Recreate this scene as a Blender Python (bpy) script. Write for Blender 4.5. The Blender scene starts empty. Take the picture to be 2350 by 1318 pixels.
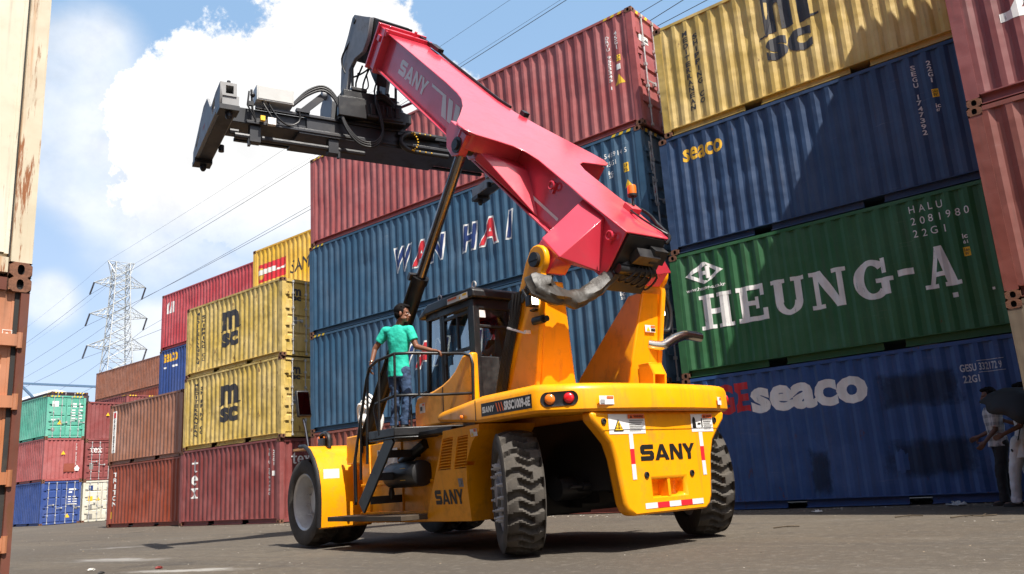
import bpy, bmesh, math, random
from mathutils import Vector, Matrix
random.seed(7)
R = math.radians
SC = bpy.context.scene
COL = SC.collection
# ------------------------------------------------------------------ camera
cam_d = bpy.data.cameras.new('camera'); CAM = bpy.data.objects.new('camera', cam_d); COL.objects.link(CAM)
HEAD, PITCH, ROLL = 0.8793, 0.2327, 0.0654
_fw = Vector((-math.cos(HEAD)*math.cos(PITCH), math.sin(HEAD)*math.cos(PITCH), math.sin(PITCH)))
_r0 = Vector((math.sin(HEAD), math.cos(HEAD), 0)); _u0 = _r0.cross(_fw)
_r = math.cos(ROLL)*_r0 - math.sin(ROLL)*_u0; _u = _r.cross(_fw)
CAM.matrix_world = Matrix(((_r.x, _u.x, -_fw.x, 0), (_r.y, _u.y, -_fw.y, 0), (_r.z, _u.z, -_fw.z, 0.8), (0, 0, 0, 1)))
cam_d.sensor_width = 36; cam_d.lens = 1877.77/2350*36; cam_d.clip_end = 3000; cam_d.clip_start = 0.05
SC.camera = CAM
SC.view_settings.view_transform = 'Standard'; SC.view_settings.look = 'None'
SC.view_settings.exposure = 0.74; SC.view_settings.gamma = 1
# ------------------------------------------------------------------ sun and sky
LIGHT = Vector((-0.615, 0.20, -1.0)).normalized()
SUN_EL = math.asin(-LIGHT.z); SUN_AZ = math.atan2(-LIGHT.x, -LIGHT.y)
sd = bpy.data.lights.new('sun', 'SUN'); sd.energy = 4.8; sd.angle = R(0.5); sd.color = (1, .95, .87)
so = bpy.data.objects.new('sun', sd); COL.objects.link(so); so.rotation_euler = LIGHT.to_track_quat('-Z', 'Y').to_euler()
so.location = (20, -20, 60)

class NT:
    """tiny helper for shader node trees"""
    def __init__(s, tree): s.t = tree; s.n = tree.nodes; s.l = tree.links
    def new(s, typ, **k):
        n = s.n.new('ShaderNode'+typ)
        for a, v in k.items():
            if a == 'i':
                for kk, vv in v.items():
                    if hasattr(vv, 'is_output'): s.l.new(vv, n.inputs[kk])
                    else: n.inputs[kk].default_value = vv
            else: setattr(n, a, v)
        return n
    def m(s, op, a, b=0.0, c=None, clamp=False):
        n = s.n.new('ShaderNodeMath'); n.operation = op; n.use_clamp = clamp
        for i, v in enumerate((a, b, c)):
            if v is None: continue
            if hasattr(v, 'is_output'): s.l.new(v, n.inputs[i])
            else: n.inputs[i].default_value = v
        return n.outputs[0]
    def mix(s, f, a, b, blend='MIX'):
        n = s.n.new('ShaderNodeMix'); n.data_type = 'RGBA'; n.blend_type = blend
        for k, v in ((0, f), (6, a), (7, b)):
            if hasattr(v, 'is_output'): s.l.new(v, n.inputs[k])
            elif k == 0: n.inputs[k].default_value = v
            else: n.inputs[k].default_value = (*v[:3], 1)
        return n.outputs[2]
    def ramp(s, f, lo, hi):
        n = s.n.new('ShaderNodeMapRange'); n.interpolation_type = 'SMOOTHSTEP'
        s.l.new(f, n.inputs[0])
        for k, v in ((1, lo), (2, hi)):
            if hasattr(v, 'is_output'): s.l.new(v, n.inputs[k])
            else: n.inputs[k].default_value = v
        return n.outputs[0]
    def noise(s, vec, scale, detail=4, rough=.5):
        n = s.n.new('ShaderNodeTexNoise'); s.l.new(vec, n.inputs['Vector'])
        n.inputs['Scale'].default_value = scale; n.inputs['Detail'].default_value = detail; n.inputs['Roughness'].default_value = rough
        return n.outputs[0]
    def map(s, vec, scale=(1, 1, 1), loc=(0, 0, 0)):
        n = s.n.new('ShaderNodeMapping'); s.l.new(vec, n.inputs[0]); n.inputs[3].default_value = scale; n.inputs[1].default_value = loc
        return n.outputs[0]

W = bpy.data.worlds.new('World'); SC.world = W; W.use_nodes = True
W.node_tree.nodes.clear(); k = NT(W.node_tree)
sky = k.new('TexSky', sky_type='NISHITA', sun_disc=False, sun_elevation=SUN_EL, sun_rotation=SUN_AZ, altitude=0, air_density=1.0, dust_density=2.2, ozone_density=1.0)
dirv = k.new('TexCoord').outputs['Generated']
def azdir(u, v):
    """bearing of a cloud bank, as a unit vector"""
    d = _fw + _r*((u-1175)/1877.77) + _u*((659-v)/1877.77)
    return d.normalized()
def bank(lst, warp):
    out = None
    for (u, v, rad) in lst:
        d = azdir(u, v)
        dn = k.new('VectorMath', operation='DISTANCE', i={0: warp, 1: d}).outputs['Value']
        val = k.m('SUBTRACT', 1.0, k.m('DIVIDE', dn, rad/1877.77))
        out = val if out is None else k.m('SMOOTH_MAX', out, val, .18)
    return out
n1 = k.new('TexNoise', i={'Vector': dirv, 'Scale': 6.5, 'Detail': 11.0, 'Roughness': .66})
n2 = k.new('TexNoise', i={'Vector': dirv, 'Scale': 26.0, 'Detail': 8.0, 'Roughness': .66})
n3 = k.new('TexNoise', i={'Vector': k.map(dirv, (1, 1, 1.5)), 'Scale': 3.4, 'Detail': 8.0, 'Roughness': .55})
crisp = bank([(640, 255, 215), (745, 140, 190), (850, 95, 150), (520, 260, 190), (430, 320, 140), (318, 255, 85), (330, 330, 90), (560, 400, 200), (720, 400, 190), (400, 430, 150), (650, 545, 110), (1000, 230, 120)], dirv)
soft = bank([(190, 150, 150), (150, 230, 130), (170, 390, 130), (420, 480, 230), (600, 500, 230), (640, 380, 280), (110, 690, 70), (350, 760, 90), (250, 430, 150)], dirv)
c1 = k.m('ADD', crisp, k.m('MULTIPLY', k.m('SUBTRACT', n1.outputs[0], .5), 1.15))
c1 = k.m('ADD', c1, k.m('MULTIPLY', k.m('SUBTRACT', n2.outputs[0], .5), .62))
c1 = k.m('MULTIPLY', k.ramp(c1, .10, .26), k.ramp(k.new('SeparateXYZ', i={0: dirv}).outputs[2], .235, .345))
c2 = k.m('ADD', k.m('MINIMUM', k.m('MULTIPLY', soft, 1.1), .5), k.m('MULTIPLY', k.m('SUBTRACT', n3.outputs[0], .5), 1.7))
c2 = k.m('MULTIPLY', k.ramp(c2, .0, .85), .78)
# scattered fair-weather cloud everywhere else in the sky
c3 = k.m('MULTIPLY', k.ramp(n3.outputs[0], .58, .8), .35)
sepz = k.new('SeparateXYZ', i={0: dirv}).outputs[2]
fwd = k.new('VectorMath', operation='DOT_PRODUCT', i={0: dirv, 1: _fw}).outputs['Value']
c3 = k.m('MULTIPLY', c3, k.ramp(fwd, .7, .3))
shade = k.ramp(k.m('ADD', k.m('MULTIPLY', sepz, 2.4), k.m('MULTIPLY', n1.outputs[0], .5)), .35, .95)
ccol = k.mix(shade, (.88, .92, .99), (1.0, 1.0, 1.0))
skyb = k.new('VectorMath', operation='SCALE', i={0: sky.outputs[0], 'Scale': .10}).outputs[0]
# bright humid air on the side of the sky the yard faces
humid = k.m('MULTIPLY', k.ramp(fwd, .1, .75), .72)
pale = k.mix(k.ramp(sepz, .05, .55), (.43, .53, .71), (.235, .385, .585))
skyb = k.mix(humid, skyb, pale)
modl = k.m('ADD', .59, k.m('MULTIPLY', k.ramp(k.m('ADD', n1.outputs[0], k.m('MULTIPLY', n2.outputs[0], .35)), .45, .85), .13))
cb = k.new('VectorMath', operation='SCALE', i={0: ccol, 'Scale': modl}).outputs[0]
over = bank([(1640, -560, 430), (1150, -640, 420), (700, -760, 420)], dirv)  # unseen overhead cloud, added so the boom top reflects white
over = k.ramp(k.m('ADD', k.m('MINIMUM', over, .4), k.m('MULTIPLY', k.m('SUBTRACT', n3.outputs[0], .5), 1.6)), .0, .5)
cm = k.m('MAXIMUM', k.m('MAXIMUM', c1, c2), k.m('MAXIMUM', c3, over))
fin = k.mix(cm, skyb, cb)
bg = k.new('Background', i={'Color': fin, 'Strength': 1.0})
k.l.new(bg.outputs[0], k.new('OutputWorld').inputs[0])
SC.cycles.max_bounces = 8; SC.cycles.use_denoising = True
# ------------------------------------------------------------------ materials
def srgb(r, g, b):
    f = lambda c: (c/255/12.92) if c/255 <= .04045 else ((c/255+.055)/1.055)**2.4
    return (f(r), f(g), f(b))
def mat(name, col, rough=.5, metal=0.0, emit=None, estr=0, coat=0, var=.0, vscale=3., bump=0., bscale=30., dirt=0., dirtcol=(.12, .09, .06), dscale=2.5, spec=.5, alpha=None, trans=0, streak=0.):
    m = bpy.data.materials.new(name); m.use_nodes = True; t = NT(m.node_tree); b = t.n['Principled BSDF']
    b.inputs['Roughness'].default_value = rough; b.inputs['Metallic'].default_value = metal
    b.inputs['Specular IOR Level'].default_value = spec
    if coat: b.inputs['Coat Weight'].default_value = coat; b.inputs['Coat Roughness'].default_value = .12
    if trans: b.inputs['Transmission Weight'].default_value = trans
    if emit: b.inputs['Emission Color'].default_value = (*emit, 1); b.inputs['Emission Strength'].default_value = estr
    c = (*col, 1); b.inputs['Base Color'].default_value = c
    if var or dirt or bump or streak:
        tc = t.new('TexCoord').outputs['Object']
        out = None
        if var:
            nz = t.noise(tc, vscale, 6, .6)
            out = t.mix(t.ramp(nz, .3, .7), [x*(1-var) for x in col], [min(1, x*(1+var)) for x in col])
        if dirt:
            nz = t.noise(tc, dscale, 8, .68)
            f = t.m('MULTIPLY', t.ramp(nz, .5, .72), dirt)
            out = t.mix(f, out if out is not None else col, dirtcol)
        if streak:
            nz = t.noise(t.map(tc, (7, 7, .6)), 1.5, 6, .6)
            f = t.m('MULTIPLY', t.ramp(nz, .52, .75), streak)
            out = t.mix(f, out if out is not None else col, dirtcol)
        if out is not None: t.l.new(out, b.inputs['Base Color'])
        if dirt:
            t.l.new(t.m('ADD', t.m('MULTIPLY', t.ramp(t.noise(tc, dscale, 8, .68), .45, .75), .3), rough, clamp=True), b.inputs['Roughness'])
        if bump:
            bn = t.new('Bump', i={'Strength': bump, 'Distance': .01, 'Height': t.noise(tc, bscale, 5, .6)})
            t.l.new(bn.outputs[0], b.inputs['Normal'])
    return m
def paint(name, col, rust=.5, fade=.12, rough=.5, dent=.35, streak=.3, rustcol=(.12, .045, .02), dirtcol=(.07, .055, .045), rmap=(2, 2, .8)):
    """weathered container enamel: fading, run-down dirt, rust scabs and shallow dents"""
    m = bpy.data.materials.new(name); m.use_nodes = True; t = NT(m.node_tree); b = t.n['Principled BSDF']
    oi = t.new('ObjectInfo').outputs['Random']
    tc = t.new('VectorMath', operation='ADD', i={0: t.new('TexCoord').outputs['Object'], 1: t.new('VectorMath', operation='SCALE', i={0: (37., 19., 11.), 'Scale': oi}).outputs[0]}).outputs[0]
    big = t.noise(tc, .9, 5, .6)
    lum = sum(col)/3
    faded = [x*.75+lum*.25 for x in col]
    c = t.mix(t.ramp(big, .3, .72), [x*(1-fade) for x in col], [min(1, x*(1+fade)) for x in faded])
    fine = t.noise(tc, 14, 6, .7)
    c = t.mix(t.m('MULTIPLY', t.ramp(fine, .45, .75), .16), c, [x*.55 for x in col])
    st = t.noise(t.map(tc, (6, 6, .35)), 1.6, 7, .62)
    c = t.mix(t.m('MULTIPLY', t.ramp(st, .5, .74), streak), c, dirtcol)
    sc_ = t.noise(t.map(tc, rmap), 2.6, 10, .72)
    rm = t.m('MULTIPLY', t.ramp(sc_, .70-.16*rust, .76-.14*rust), min(1, .5+rust*.5))
    c = t.mix(rm, c, rustcol)
    scf = t.noise(t.map(tc, (1.1, 1.1, 16)), 1.3, 8, .7)
    c = t.mix(t.m('MULTIPLY', t.m('MULTIPLY', t.ramp(scf, .60, .70), t.ramp(big, .45, .62)), .30), c, [min(.8, x*.55+.22) for x in col])
    tu = t.new('TexVoronoi', i={'Vector': t.map(tc, (.9, .9, .75)), 'Scale': 1.0, 'Randomness': 1.0}); tu.distance = 'CHEBYCHEV'
    c = t.mix(t.m('MULTIPLY', t.m('GREATER_THAN', t.new('SeparateColor', i={0: tu.outputs['Color']}).outputs[0], .80), .30), c, [x*.66+.01 for x in col])
    t.l.new(c, b.inputs['Base Color'])
    t.l.new(t.m('ADD', t.m('MULTIPLY', rm, .35), t.m('ADD', rough-.08, t.m('MULTIPLY', big, .16)), clamp=True), b.inputs['Roughness'])
    b.inputs['Specular IOR Level'].default_value = .4
    hsum = t.m('ADD', t.m('MULTIPLY', t.noise(tc, 1.7, 2, .5), 1.0), t.m('MULTIPLY', fine, .03))
    bn = t.new('Bump', i={'Strength': dent, 'Distance': .09, 'Height': hsum}); t.l.new(bn.outputs[0], b.inputs['Normal'])
    return m
def stencil(name, col, wear=.35):
    """painted lettering that has flaked away in places"""
    m = bpy.data.materials.new(name); m.use_nodes = True; t = NT(m.node_tree); b = t.n['Principled BSDF']
    tc = t.new('TexCoord').outputs['Object']
    nz = t.noise(t.map(tc, (3, 3, .8)), 5, 9, .72)
    t.l.new(t.mix(t.ramp(t.noise(tc, 3, 5), .3, .7), [x*.82 for x in col], col), b.inputs['Base Color'])
    b.inputs['Roughness'].default_value = .5
    t.l.new(t.m('SUBTRACT', 1.0, t.m('MULTIPLY', t.ramp(nz, .66-.14*wear, .70-.12*wear), wear*1.6, clamp=True)), b.inputs['Alpha'])
    return m
M = {}
def soft_patch(name, col):
    """sprayed-over area that fades out towards its ragged edge"""
    m = bpy.data.materials.new(name); m.use_nodes = True; t = NT(m.node_tree); b = t.n['Principled BSDF']
    tc = t.new('TexCoord'); g = t.new('SeparateXYZ', i={0: tc.outputs['Generated']}).outputs
    e = t.m('MINIMUM', t.m('MINIMUM', g[0], t.m('SUBTRACT', 1.0, g[0])), t.m('MINIMUM', g[2], t.m('SUBTRACT', 1.0, g[2])))
    nz = t.noise(tc.outputs['Object'], 3.5, 8, .65)
    al = t.m('MULTIPLY', t.ramp(t.m('ADD', e, t.m('MULTIPLY', t.m('SUBTRACT', nz, .5), .55)), .0, .24), .62)
    b.inputs['Base Color'].default_value = (*col, 1); b.inputs['Roughness'].default_value = .65; t.l.new(al, b.inputs['Alpha']); return m
M['white_letter'] = stencil('white_letter', (.86, .85, .81), .28)
M['faint_letter'] = stencil('faint_letter', (.55, .57, .6), .5)
M['black_letter'] = stencil('black_letter', (.035, .032, .035), .4)
M['yellow_letter'] = stencil('yellow_letter', (.85, .47, .02), .18)
M['red_letter'] = stencil('red_letter', (.62, .03, .04), .2)
M['navy_letter'] = stencil('navy_letter', (.02, .045, .17), .2)
M['placard_yellow'] = mat('placard_yellow', (.85, .5, .02), .5, var=.1)
M['placard_white'] = mat('placard_white', (.72, .71, .68), .5, var=.1)
M['placard_grey'] = mat('placard_grey', (.2, .19, .17), .5, var=.15)
M['hazard_yellow'] = mat('hazard_yellow', (.75, .5, .02), .55, dirt=.3)
M['dark'] = mat('dark_recess', (.006, .006, .007), .9)
M['casting'] = mat('casting_rust', (.17, .075, .042), .85, var=.35, vscale=9, bump=.5, bscale=45, dirt=.5, dirtcol=(.06, .03, .02), dscale=5)
M['rod'] = mat('galvanised_rod', (.48, .48, .47), .5, .3, var=.2, vscale=8, dirt=.5, dirtcol=(.18, .09, .05), dscale=6)
M['gasket'] = mat('rubber_gasket', (.02, .019, .018), .75, dirt=.4)
# ------------------------------------------------------------------ mesh building
class MB:
    def __init__(s): s.v = []; s.f = []; s.mi = []; s.m = 0
    def add(s, vs, fs, m=None):
        o = len(s.v); s.v += [tuple(x) for x in vs]
        for f in fs: s.f.append([i+o for i in f]); s.mi.append(s.m if m is None else m)
        return s
    def box(s, x0, x1, y0, y1, z0, z1, m=None):
        vs = [(x, y, z) for x in (x0, x1) for y in (y0, y1) for z in (z0, z1)]
        return s.add(vs, [(0, 1, 3, 2), (4, 6, 7, 5), (0, 4, 5, 1), (2, 3, 7, 6), (0, 2, 6, 4), (1, 5, 7, 3)], m)
    def obox(s, c, ax, ay, sx, sy, sz, m=None):
        ax = Vector(ax).normalized(); ay = Vector(ay); ay = (ay-ax*ay.dot(ax)).normalized(); az = ax.cross(ay); c = Vector(c)
        vs = [c+ax*(i*sx/2)+ay*(j*sy/2)+az*(l*sz/2) for i in (-1, 1) for j in (-1, 1) for l in (-1, 1)]
        return s.add(vs, [(0, 1, 3, 2), (4, 6, 7, 5), (0, 4, 5, 1), (2, 3, 7, 6), (0, 2, 6, 4), (1, 5, 7, 3)], m)
    def prism(s, poly, axis, a, b, m=None):
        """2-D outline swept along an axis; outline is (y,z) for x, (x,z) for y, (x,y) for z"""
        def P(p, t): return (t, p[0], p[1]) if axis == 'x' else ((p[0], t, p[1]) if axis == 'y' else (p[0], p[1], t))
        n = len(poly); vs = [P(p, a) for p in poly]+[P(p, b) for p in poly]
        fs = [list(range(n))[::-1], list(range(n, 2*n))]+[(i, (i+1) % n, n+(i+1) % n, n+i) for i in range(n)]
        return s.add(vs, fs, m)
    def loft(s, rings, cap=True, closed=True, m=None):
        n = len(rings[0]); vs = [p for r in rings for p in r]; fs = []
        for j in range(len(rings)-1):
            for i in range(n if closed else n-1):
                fs.append((j*n+i, j*n+(i+1) % n, (j+1)*n+(i+1) % n, (j+1)*n+i))
        if cap and closed: fs += [list(range(n))[::-1], list(range((len(rings)-1)*n, len(rings)*n))]
        return s.add(vs, fs, m)
    def tube(s, pts, r, n=8, m=None, smooth=0):
        pts = [Vector(p) for p in pts]
        if smooth:
            q = []
            for i in range(len(pts)-1):
                p0 = pts[max(i-1, 0)]; p1 = pts[i]; p2 = pts[i+1]; p3 = pts[min(i+2, len(pts)-1)]
                for t in [x/smooth for x in range(smooth)]:
                    q.append(.5*((2*p1)+(p2-p0)*t+(2*p0-5*p1+4*p2-p3)*t*t+(3*p1-p0-3*p2+p3)*t**3))
            pts = q+[pts[-1]]
        rs = r if isinstance(r, (list, tuple)) else [r]*len(pts)
        if len(rs) != len(pts): rs = [rs[0]+(rs[-1]-rs[0])*i/(len(pts)-1) for i in range(len(pts))]
        T = [(pts[min(i+1, len(pts)-1)]-pts[max(i-1, 0)]).normalized() for i in range(len(pts))]
        a = Vector((0, 0, 1)) if abs(T[0].z) < .9 else Vector((1, 0, 0)); N = T[0].cross(a).normalized(); rings = []
        for i, p in enumerate(pts):
            N = (N-T[i]*N.dot(T[i])).normalized(); B = T[i].cross(N)
            rings.append([p+(N*math.cos(2*math.pi*j/n)+B*math.sin(2*math.pi*j/n))*rs[i] for j in range(n)])
        return s.loft(rings, m=m)
    def cyl(s, p0, p1, r, r1=None, n=20, m=None): return s.tube([p0, p1], [r, r if r1 is None else r1], n, m)
    def lathe(s, prof, c, ax, n=32, m=None):
        """profile of (radius, height) round the axis ax through c"""
        c = Vector(c); ax = Vector(ax).normalized(); a = Vector((0, 0, 1)) if abs(ax.z) < .9 else Vector((1, 0, 0))
        N = ax.cross(a).normalized(); B = ax.cross(N)
        rings = [[c+ax*h+(N*math.cos(2*math.pi*j/n)+B*math.sin(2*math.pi*j/n))*max(r, 1e-4) for j in range(n)] for r, h in prof]
        return s.loft(rings, m=m)
    def ball(s, c, r, n=12, m=None, sc=(1, 1, 1)):
        rings = []
        for i in range(1, n):
            a = math.pi*i/n
            rings.append([(c[0]+r*sc[0]*math.sin(a)*math.cos(2*math.pi*j/n), c[1]+r*sc[1]*math.sin(a)*math.sin(2*math.pi*j/n), c[2]+r*sc[2]*math.cos(a)) for j in range(n)])
        return s.loft(rings, m=m)
    def build(s, name, mats, parent=None, loc=(0, 0, 0), rot=(0, 0, 0), bevel=0, ang=32, recalc=True, subsurf=0):
        me = bpy.data.meshes.new(name); me.from_pydata(s.v, [], s.f)
        for mm in (mats if isinstance(mats, (list, tuple)) else [mats]): me.materials.append(mm)
        me.polygons.foreach_set('material_index', s.mi)
        if recalc:
            bm = bmesh.new(); bm.from_mesh(me); bmesh.ops.recalc_face_normals(bm, faces=bm.faces); bm.to_mesh(me); bm.free()
        me.polygons.foreach_set('use_smooth', [True]*len(me.polygons)); me.set_sharp_from_angle(angle=R(ang)); me.update()
        o = bpy.data.objects.new(name, me); COL.objects.link(o); o.location = loc; o.rotation_euler = rot
        if parent: o.parent = parent
        if bevel:
            b = o.modifiers.new('bevel', 'BEVEL'); b.width = bevel; b.segments = 2; b.limit_method = 'ANGLE'; b.angle_limit = R(35); b.harden_normals = False
        return o
def tag(o, label, cat, group=None, kind=None):
    if label: o['label'] = label
    if cat: o['category'] = cat
    if group: o['group'] = group
    if kind: o['kind'] = kind
    return o
def thing(name, label, cat, loc=(0, 0, 0), rz=0, group=None):
    o = bpy.data.objects.new(name, None); COL.objects.link(o); o.location = loc; o.rotation_euler = (0, 0, rz); o.empty_display_size = .3
    return tag(o, label, cat, group)
# ------------------------------------------------------------------ lettering
_GC = {}
def glyphs(s, bold=.0, shear=0., spacing=1.):
    key = (s, bold, shear, spacing)
    if key in _GC: return _GC[key]
    c = bpy.data.curves.new('lettering', 'FONT'); c.body = s; c.size = 1; c.offset = bold; c.shear = shear; c.resolution_u = 3; c.fill_mode = 'FRONT'; c.space_character = spacing
    o = bpy.data.objects.new('lettering', c); me = bpy.data.meshes.new_from_object(o)
    vs = [(v.co.x, v.co.y) for v in me.vertices]; fs = [list(p.vertices) for p in me.polygons]
    bpy.data.objects.remove(o); bpy.data.curves.remove(c); bpy.data.meshes.remove(me)
    _GC[key] = (vs, fs); return _GC[key]
def fit(vs, x0, x1, z0, z1):
    ax = min(p[0] for p in vs); bx = max(p[0] for p in vs); az = min(p[1] for p in vs); bz = max(p[1] for p in vs)
    return [(x0+(p[0]-ax)/max(bx-ax, 1e-6)*(x1-x0), z0+(p[1]-az)/max(bz-az, 1e-6)*(z1-z0)) for p in vs]
class Decal:
    """flat artwork in (u,v) metres made of pieces; every piece lies a hair above the one before"""
    def __init__(s): s.p = []
    def piece(s, vs, fs, m=0, lay=0): s.p.append((vs, fs, m, lay)); return s
    def poly(s, pts, m=0, lay=0): return s.piece(pts, [list(range(len(pts)))], m, lay)
    def rect(s, x0, x1, z0, z1, m=0, lay=0): return s.poly([(x0, z0), (x1, z0), (x1, z1), (x0, z1)], m, lay)
    def ring(s, cx, cz, ro, ri, a0=0, a1=360, m=0, lay=0, n=28):
        A = [R(a0+(a1-a0)*i/n) for i in range(n+1)]
        rx, rz = ro; ix, iz = ri; vs = [(cx+rx*math.cos(a), cz+rz*math.sin(a)) for a in A]+[(cx+ix*math.cos(a), cz+iz*math.sin(a)) for a in A]
        return s.piece(vs, [(i, i+1, n+2+i, n+1+i) for i in range(n)], m, lay)
    def text(s, t, x0, x1, z0, z1, m=0, lay=0, bold=.02, shear=0., spacing=1.):
        vs, fs = glyphs(t, bold, shear, spacing)
        if vs: s.piece(fit(vs, x0, x1, z0, z1), fs, m, lay)
        return s
    def stack(s, t, x0, x1, z0, z1, m=0, lay=0, bold=.02):
        """letters one below the other"""
        h = (z1-z0)/len(t)
        for i, ch in enumerate(t):
            if ch == ' ': continue
            w = (x1-x0)*(.3 if ch in 'I1' else 1); cx = (x0+x1)/2
            s.text(ch, cx-w/2, cx+w/2, z1-(i+.86)*h, z1-(i+.06)*h, m, lay, bold)
        return s
    def build(s, name, mats, parent, mapper, folds=None, step=.0005):
        bm = bmesh.new(); cnt = 0
        for vs, fs, m, lay in s.p:
            off = lay*.005+(cnt % 9)*step; cnt += 1
            b2 = bmesh.new(); bv = [b2.verts.new((x, 0, z)) for x, z in vs]
            for f in fs:
                try: b2.faces.new([bv[i] for i in f])
                except ValueError: pass
            if folds:
                xs = [p[0] for p in vs]; lo, hi = min(xs), max(xs)
                for fx in folds:
                    if lo+1e-4 < fx < hi-1e-4: bmesh.ops.bisect_plane(b2, geom=b2.verts[:]+b2.edges[:]+b2.faces[:], plane_co=(fx, 0, 0), plane_no=(1, 0, 0), dist=1e-6)
            mp = {}
            for v in b2.verts: mp[v] = bm.verts.new(mapper(v.co.x, v.co.z, off))
            for f in b2.faces:
                nf = bm.faces.new([mp[v] for v in f.verts]); nf.material_index = m
            b2.free()
        me = bpy.data.meshes.new(name); bm.to_mesh(me); bm.free()
        for mm in mats: me.materials.append(mm)
        o = bpy.data.objects.new(name, me); COL.objects.link(o); o.parent = parent
        return o
def slab(D, ch, x0, x1, z0, z1, m=0):
    """slab-serif capitals drawn from strokes"""
    X = lambda u: x0+u*(x1-x0); Z = lambda v: z0+v*(z1-z0)
    def r(a, b, c, d): D.rect(X(a), X(b), Z(c), Z(d), m)
    def pl(*p): D.poly([(X(a), Z(b)) for a, b in p], m)
    def rg(cx, cz, rx, rz, ix, iz, a0, a1): D.ring(X(cx), Z(cz), (rx*(x1-x0), rz*(z1-z0)), (ix*(x1-x0), iz*(z1-z0)), a0, a1, m)
    if ch == 'H': r(.1, .36, 0, 1); r(.64, .9, 0, 1); r(.3, .7, .42, .57); r(0, .46, 0, .11); r(0, .46, .89, 1); r(.54, 1, 0, .11); r(.54, 1, .89, 1)
    if ch == 'E': r(.1, .38, 0, 1); r(0, .93, .87, 1); r(0, 1, 0, .13); r(.3, .7, .44, .57); r(.8, .93, .68, .9); r(.85, 1, .1, .32); r(.6, .71, .34, .67)
    if ch == 'U': r(0, .42, .89, 1); r(.62, 1, .89, 1); r(.1, .34, .36, .95); r(.72, .9, .36, .95); rg(.5, .37, .4, .37, .18, .23, 180, 360)
    if ch == 'N': r(.1, .24, 0, 1); r(.76, .9, 0, 1); pl((.08, 1), (.34, 1), (.9, 0), (.66, 0)); r(0, .36, 0, .11); r(0, .3, .89, 1); r(.62, 1, .89, 1)
    if ch == 'G': rg(.48, .5, .48, .51, .22, .36, 42, 318); r(.74, .86, .62, 1.0); r(.56, 1, .4, .51); r(.68, .9, .08, .45)
    if ch == 'A': pl((.12, 0), (.24, 0), (.52, .88), (.56, 1), (.42, 1)); pl((.64, 0), (.92, 0), (.62, 1), (.4, 1)); r(.28, .72, .27, .38); r(0, .36, 0, .1); r(.56, 1, 0, .1)
    if ch == 't': r(.32, .64, .12, .82); pl((.32, .8), (.64, .8), (.64, 1), (.56, 1)); r(.05, .95, .6, .72); rg(.64, .18, .32, .19, .04, .08, 180, 330)
    if ch == 'e': rg(.5, .36, .48, .37, .2, .27, 15, 320); r(.2, .97, .34, .45)
    if ch == 'x': pl((.06, .68), (.38, .68), (.94, .04), (.62, .04)); pl((.74, .68), (.9, .68), (.26, .04), (.1, .04)); r(0, .46, .62, .72); r(.58, 1, .62, .72); r(0, .4, 0, .1); r(.54, 1, 0, .1)
def tex_word(D, x0, x1, z0, z1, m=0):
    w = (x1-x0)/3; slab(D, 't', x0, x0+w*.95, z0, z1, m); slab(D, 'e', x0+w*.95, x0+w*1.95, z0, z1, m); slab(D, 'x', x0+w*1.97, x1, z0, z1, m)
def maker_word(D, x0, x1, z0, z1, m=0, lay=0):
    """the loader maker's heavy four-letter word mark"""
    w = x1-x0
    def put(a, b, *polys):
        for q_ in polys: D.poly([(x0+w*(a+(b-a)*u), z0+(z1-z0)*v) for u, v in q_], m, lay)
    put(0, .235, [(0, 0), (.86, 0), (1, .14), (1, .46), (.88, .61), (.30, .61), (.30, .72), (.98, .72), (.98, 1), (.14, 1), (0, .86), (0, .53), (.12, .39), (.70, .39), (.70, .28), (0, .28)])
    put(.25, .51, [(0, 0), (.27, 0), (.62, 1), (.38, 1)], [(.73, 0), (1, 0), (.62, 1), (.38, 1)], [(.25, .17), (.76, .17), (.70, .35), (.30, .35)])
    put(.53, .755, [(0, 0), (.25, 0), (.25, 1), (0, 1)], [(.75, 0), (1, 0), (1, 1), (.75, 1)], [(0, 1), (.30, 1), (1, 0), (.70, 0)])
    put(.765, 1.0, [(.37, 0), (.63, 0), (.63, .5), (.37, .5)], [(0, 1), (.29, 1), (.63, .46), (.37, .40)], [(.71, 1), (1, 1), (.63, .40), (.40, .43)])
def tri(D, cx, cz, h, m=0, lay=0): D.poly([(cx-.56*h, cz-.45*h), (cx+.56*h, cz-.45*h), (cx, cz+.52*h)], m, lay)
POWDER = [(-13.4, 6.15, 2.0, .4, .2), (-9.9, 5.35, 1.3, .3, .3), (-17.5, 8.0, 1.3, .35, .4)]
# ------------------------------------------------------------------ ground
gm = bpy.data.materials.new('yard_asphalt'); gm.use_nodes = True; t = NT(gm.node_tree); b = t.n['Principled BSDF']
P = t.new('TexCoord').outputs['Object']
g1 = t.noise(P, .22, 6, .6); g2 = t.noise(P, 2.6, 8, .68); g3 = t.noise(P, 38, 4, .7); g4 = t.noise(t.map(P, (.35, 1.3, 1)), .8, 8, .65)
c = t.mix(t.ramp(g1, .32, .68), (.090, .073, .055), (.122, .101, .076))
c = t.mix(t.m('MULTIPLY', t.ramp(g2, .4, .7), .6), c, (.08, .068, .056))
c = t.mix(t.m('MULTIPLY', t.ramp(g4, .56, .72), .32), c, (.185, .168, .143))
c = t.mix(t.m('MULTIPLY', t.ramp(g3, .42, .72), .5), c, (.062, .054, .045))
vor = t.new('TexVoronoi', feature='DISTANCE_TO_EDGE', i={'Vector': t.new('VectorMath', operation='ADD', i={0: P, 1: t.new('VectorMath', operation='SCALE', i={0: t.new('TexNoise', i={'Vector': P, 'Scale': 1.5}).outputs[1], 'Scale': .5}).outputs[0]}).outputs[0], 'Scale': .33})
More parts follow.
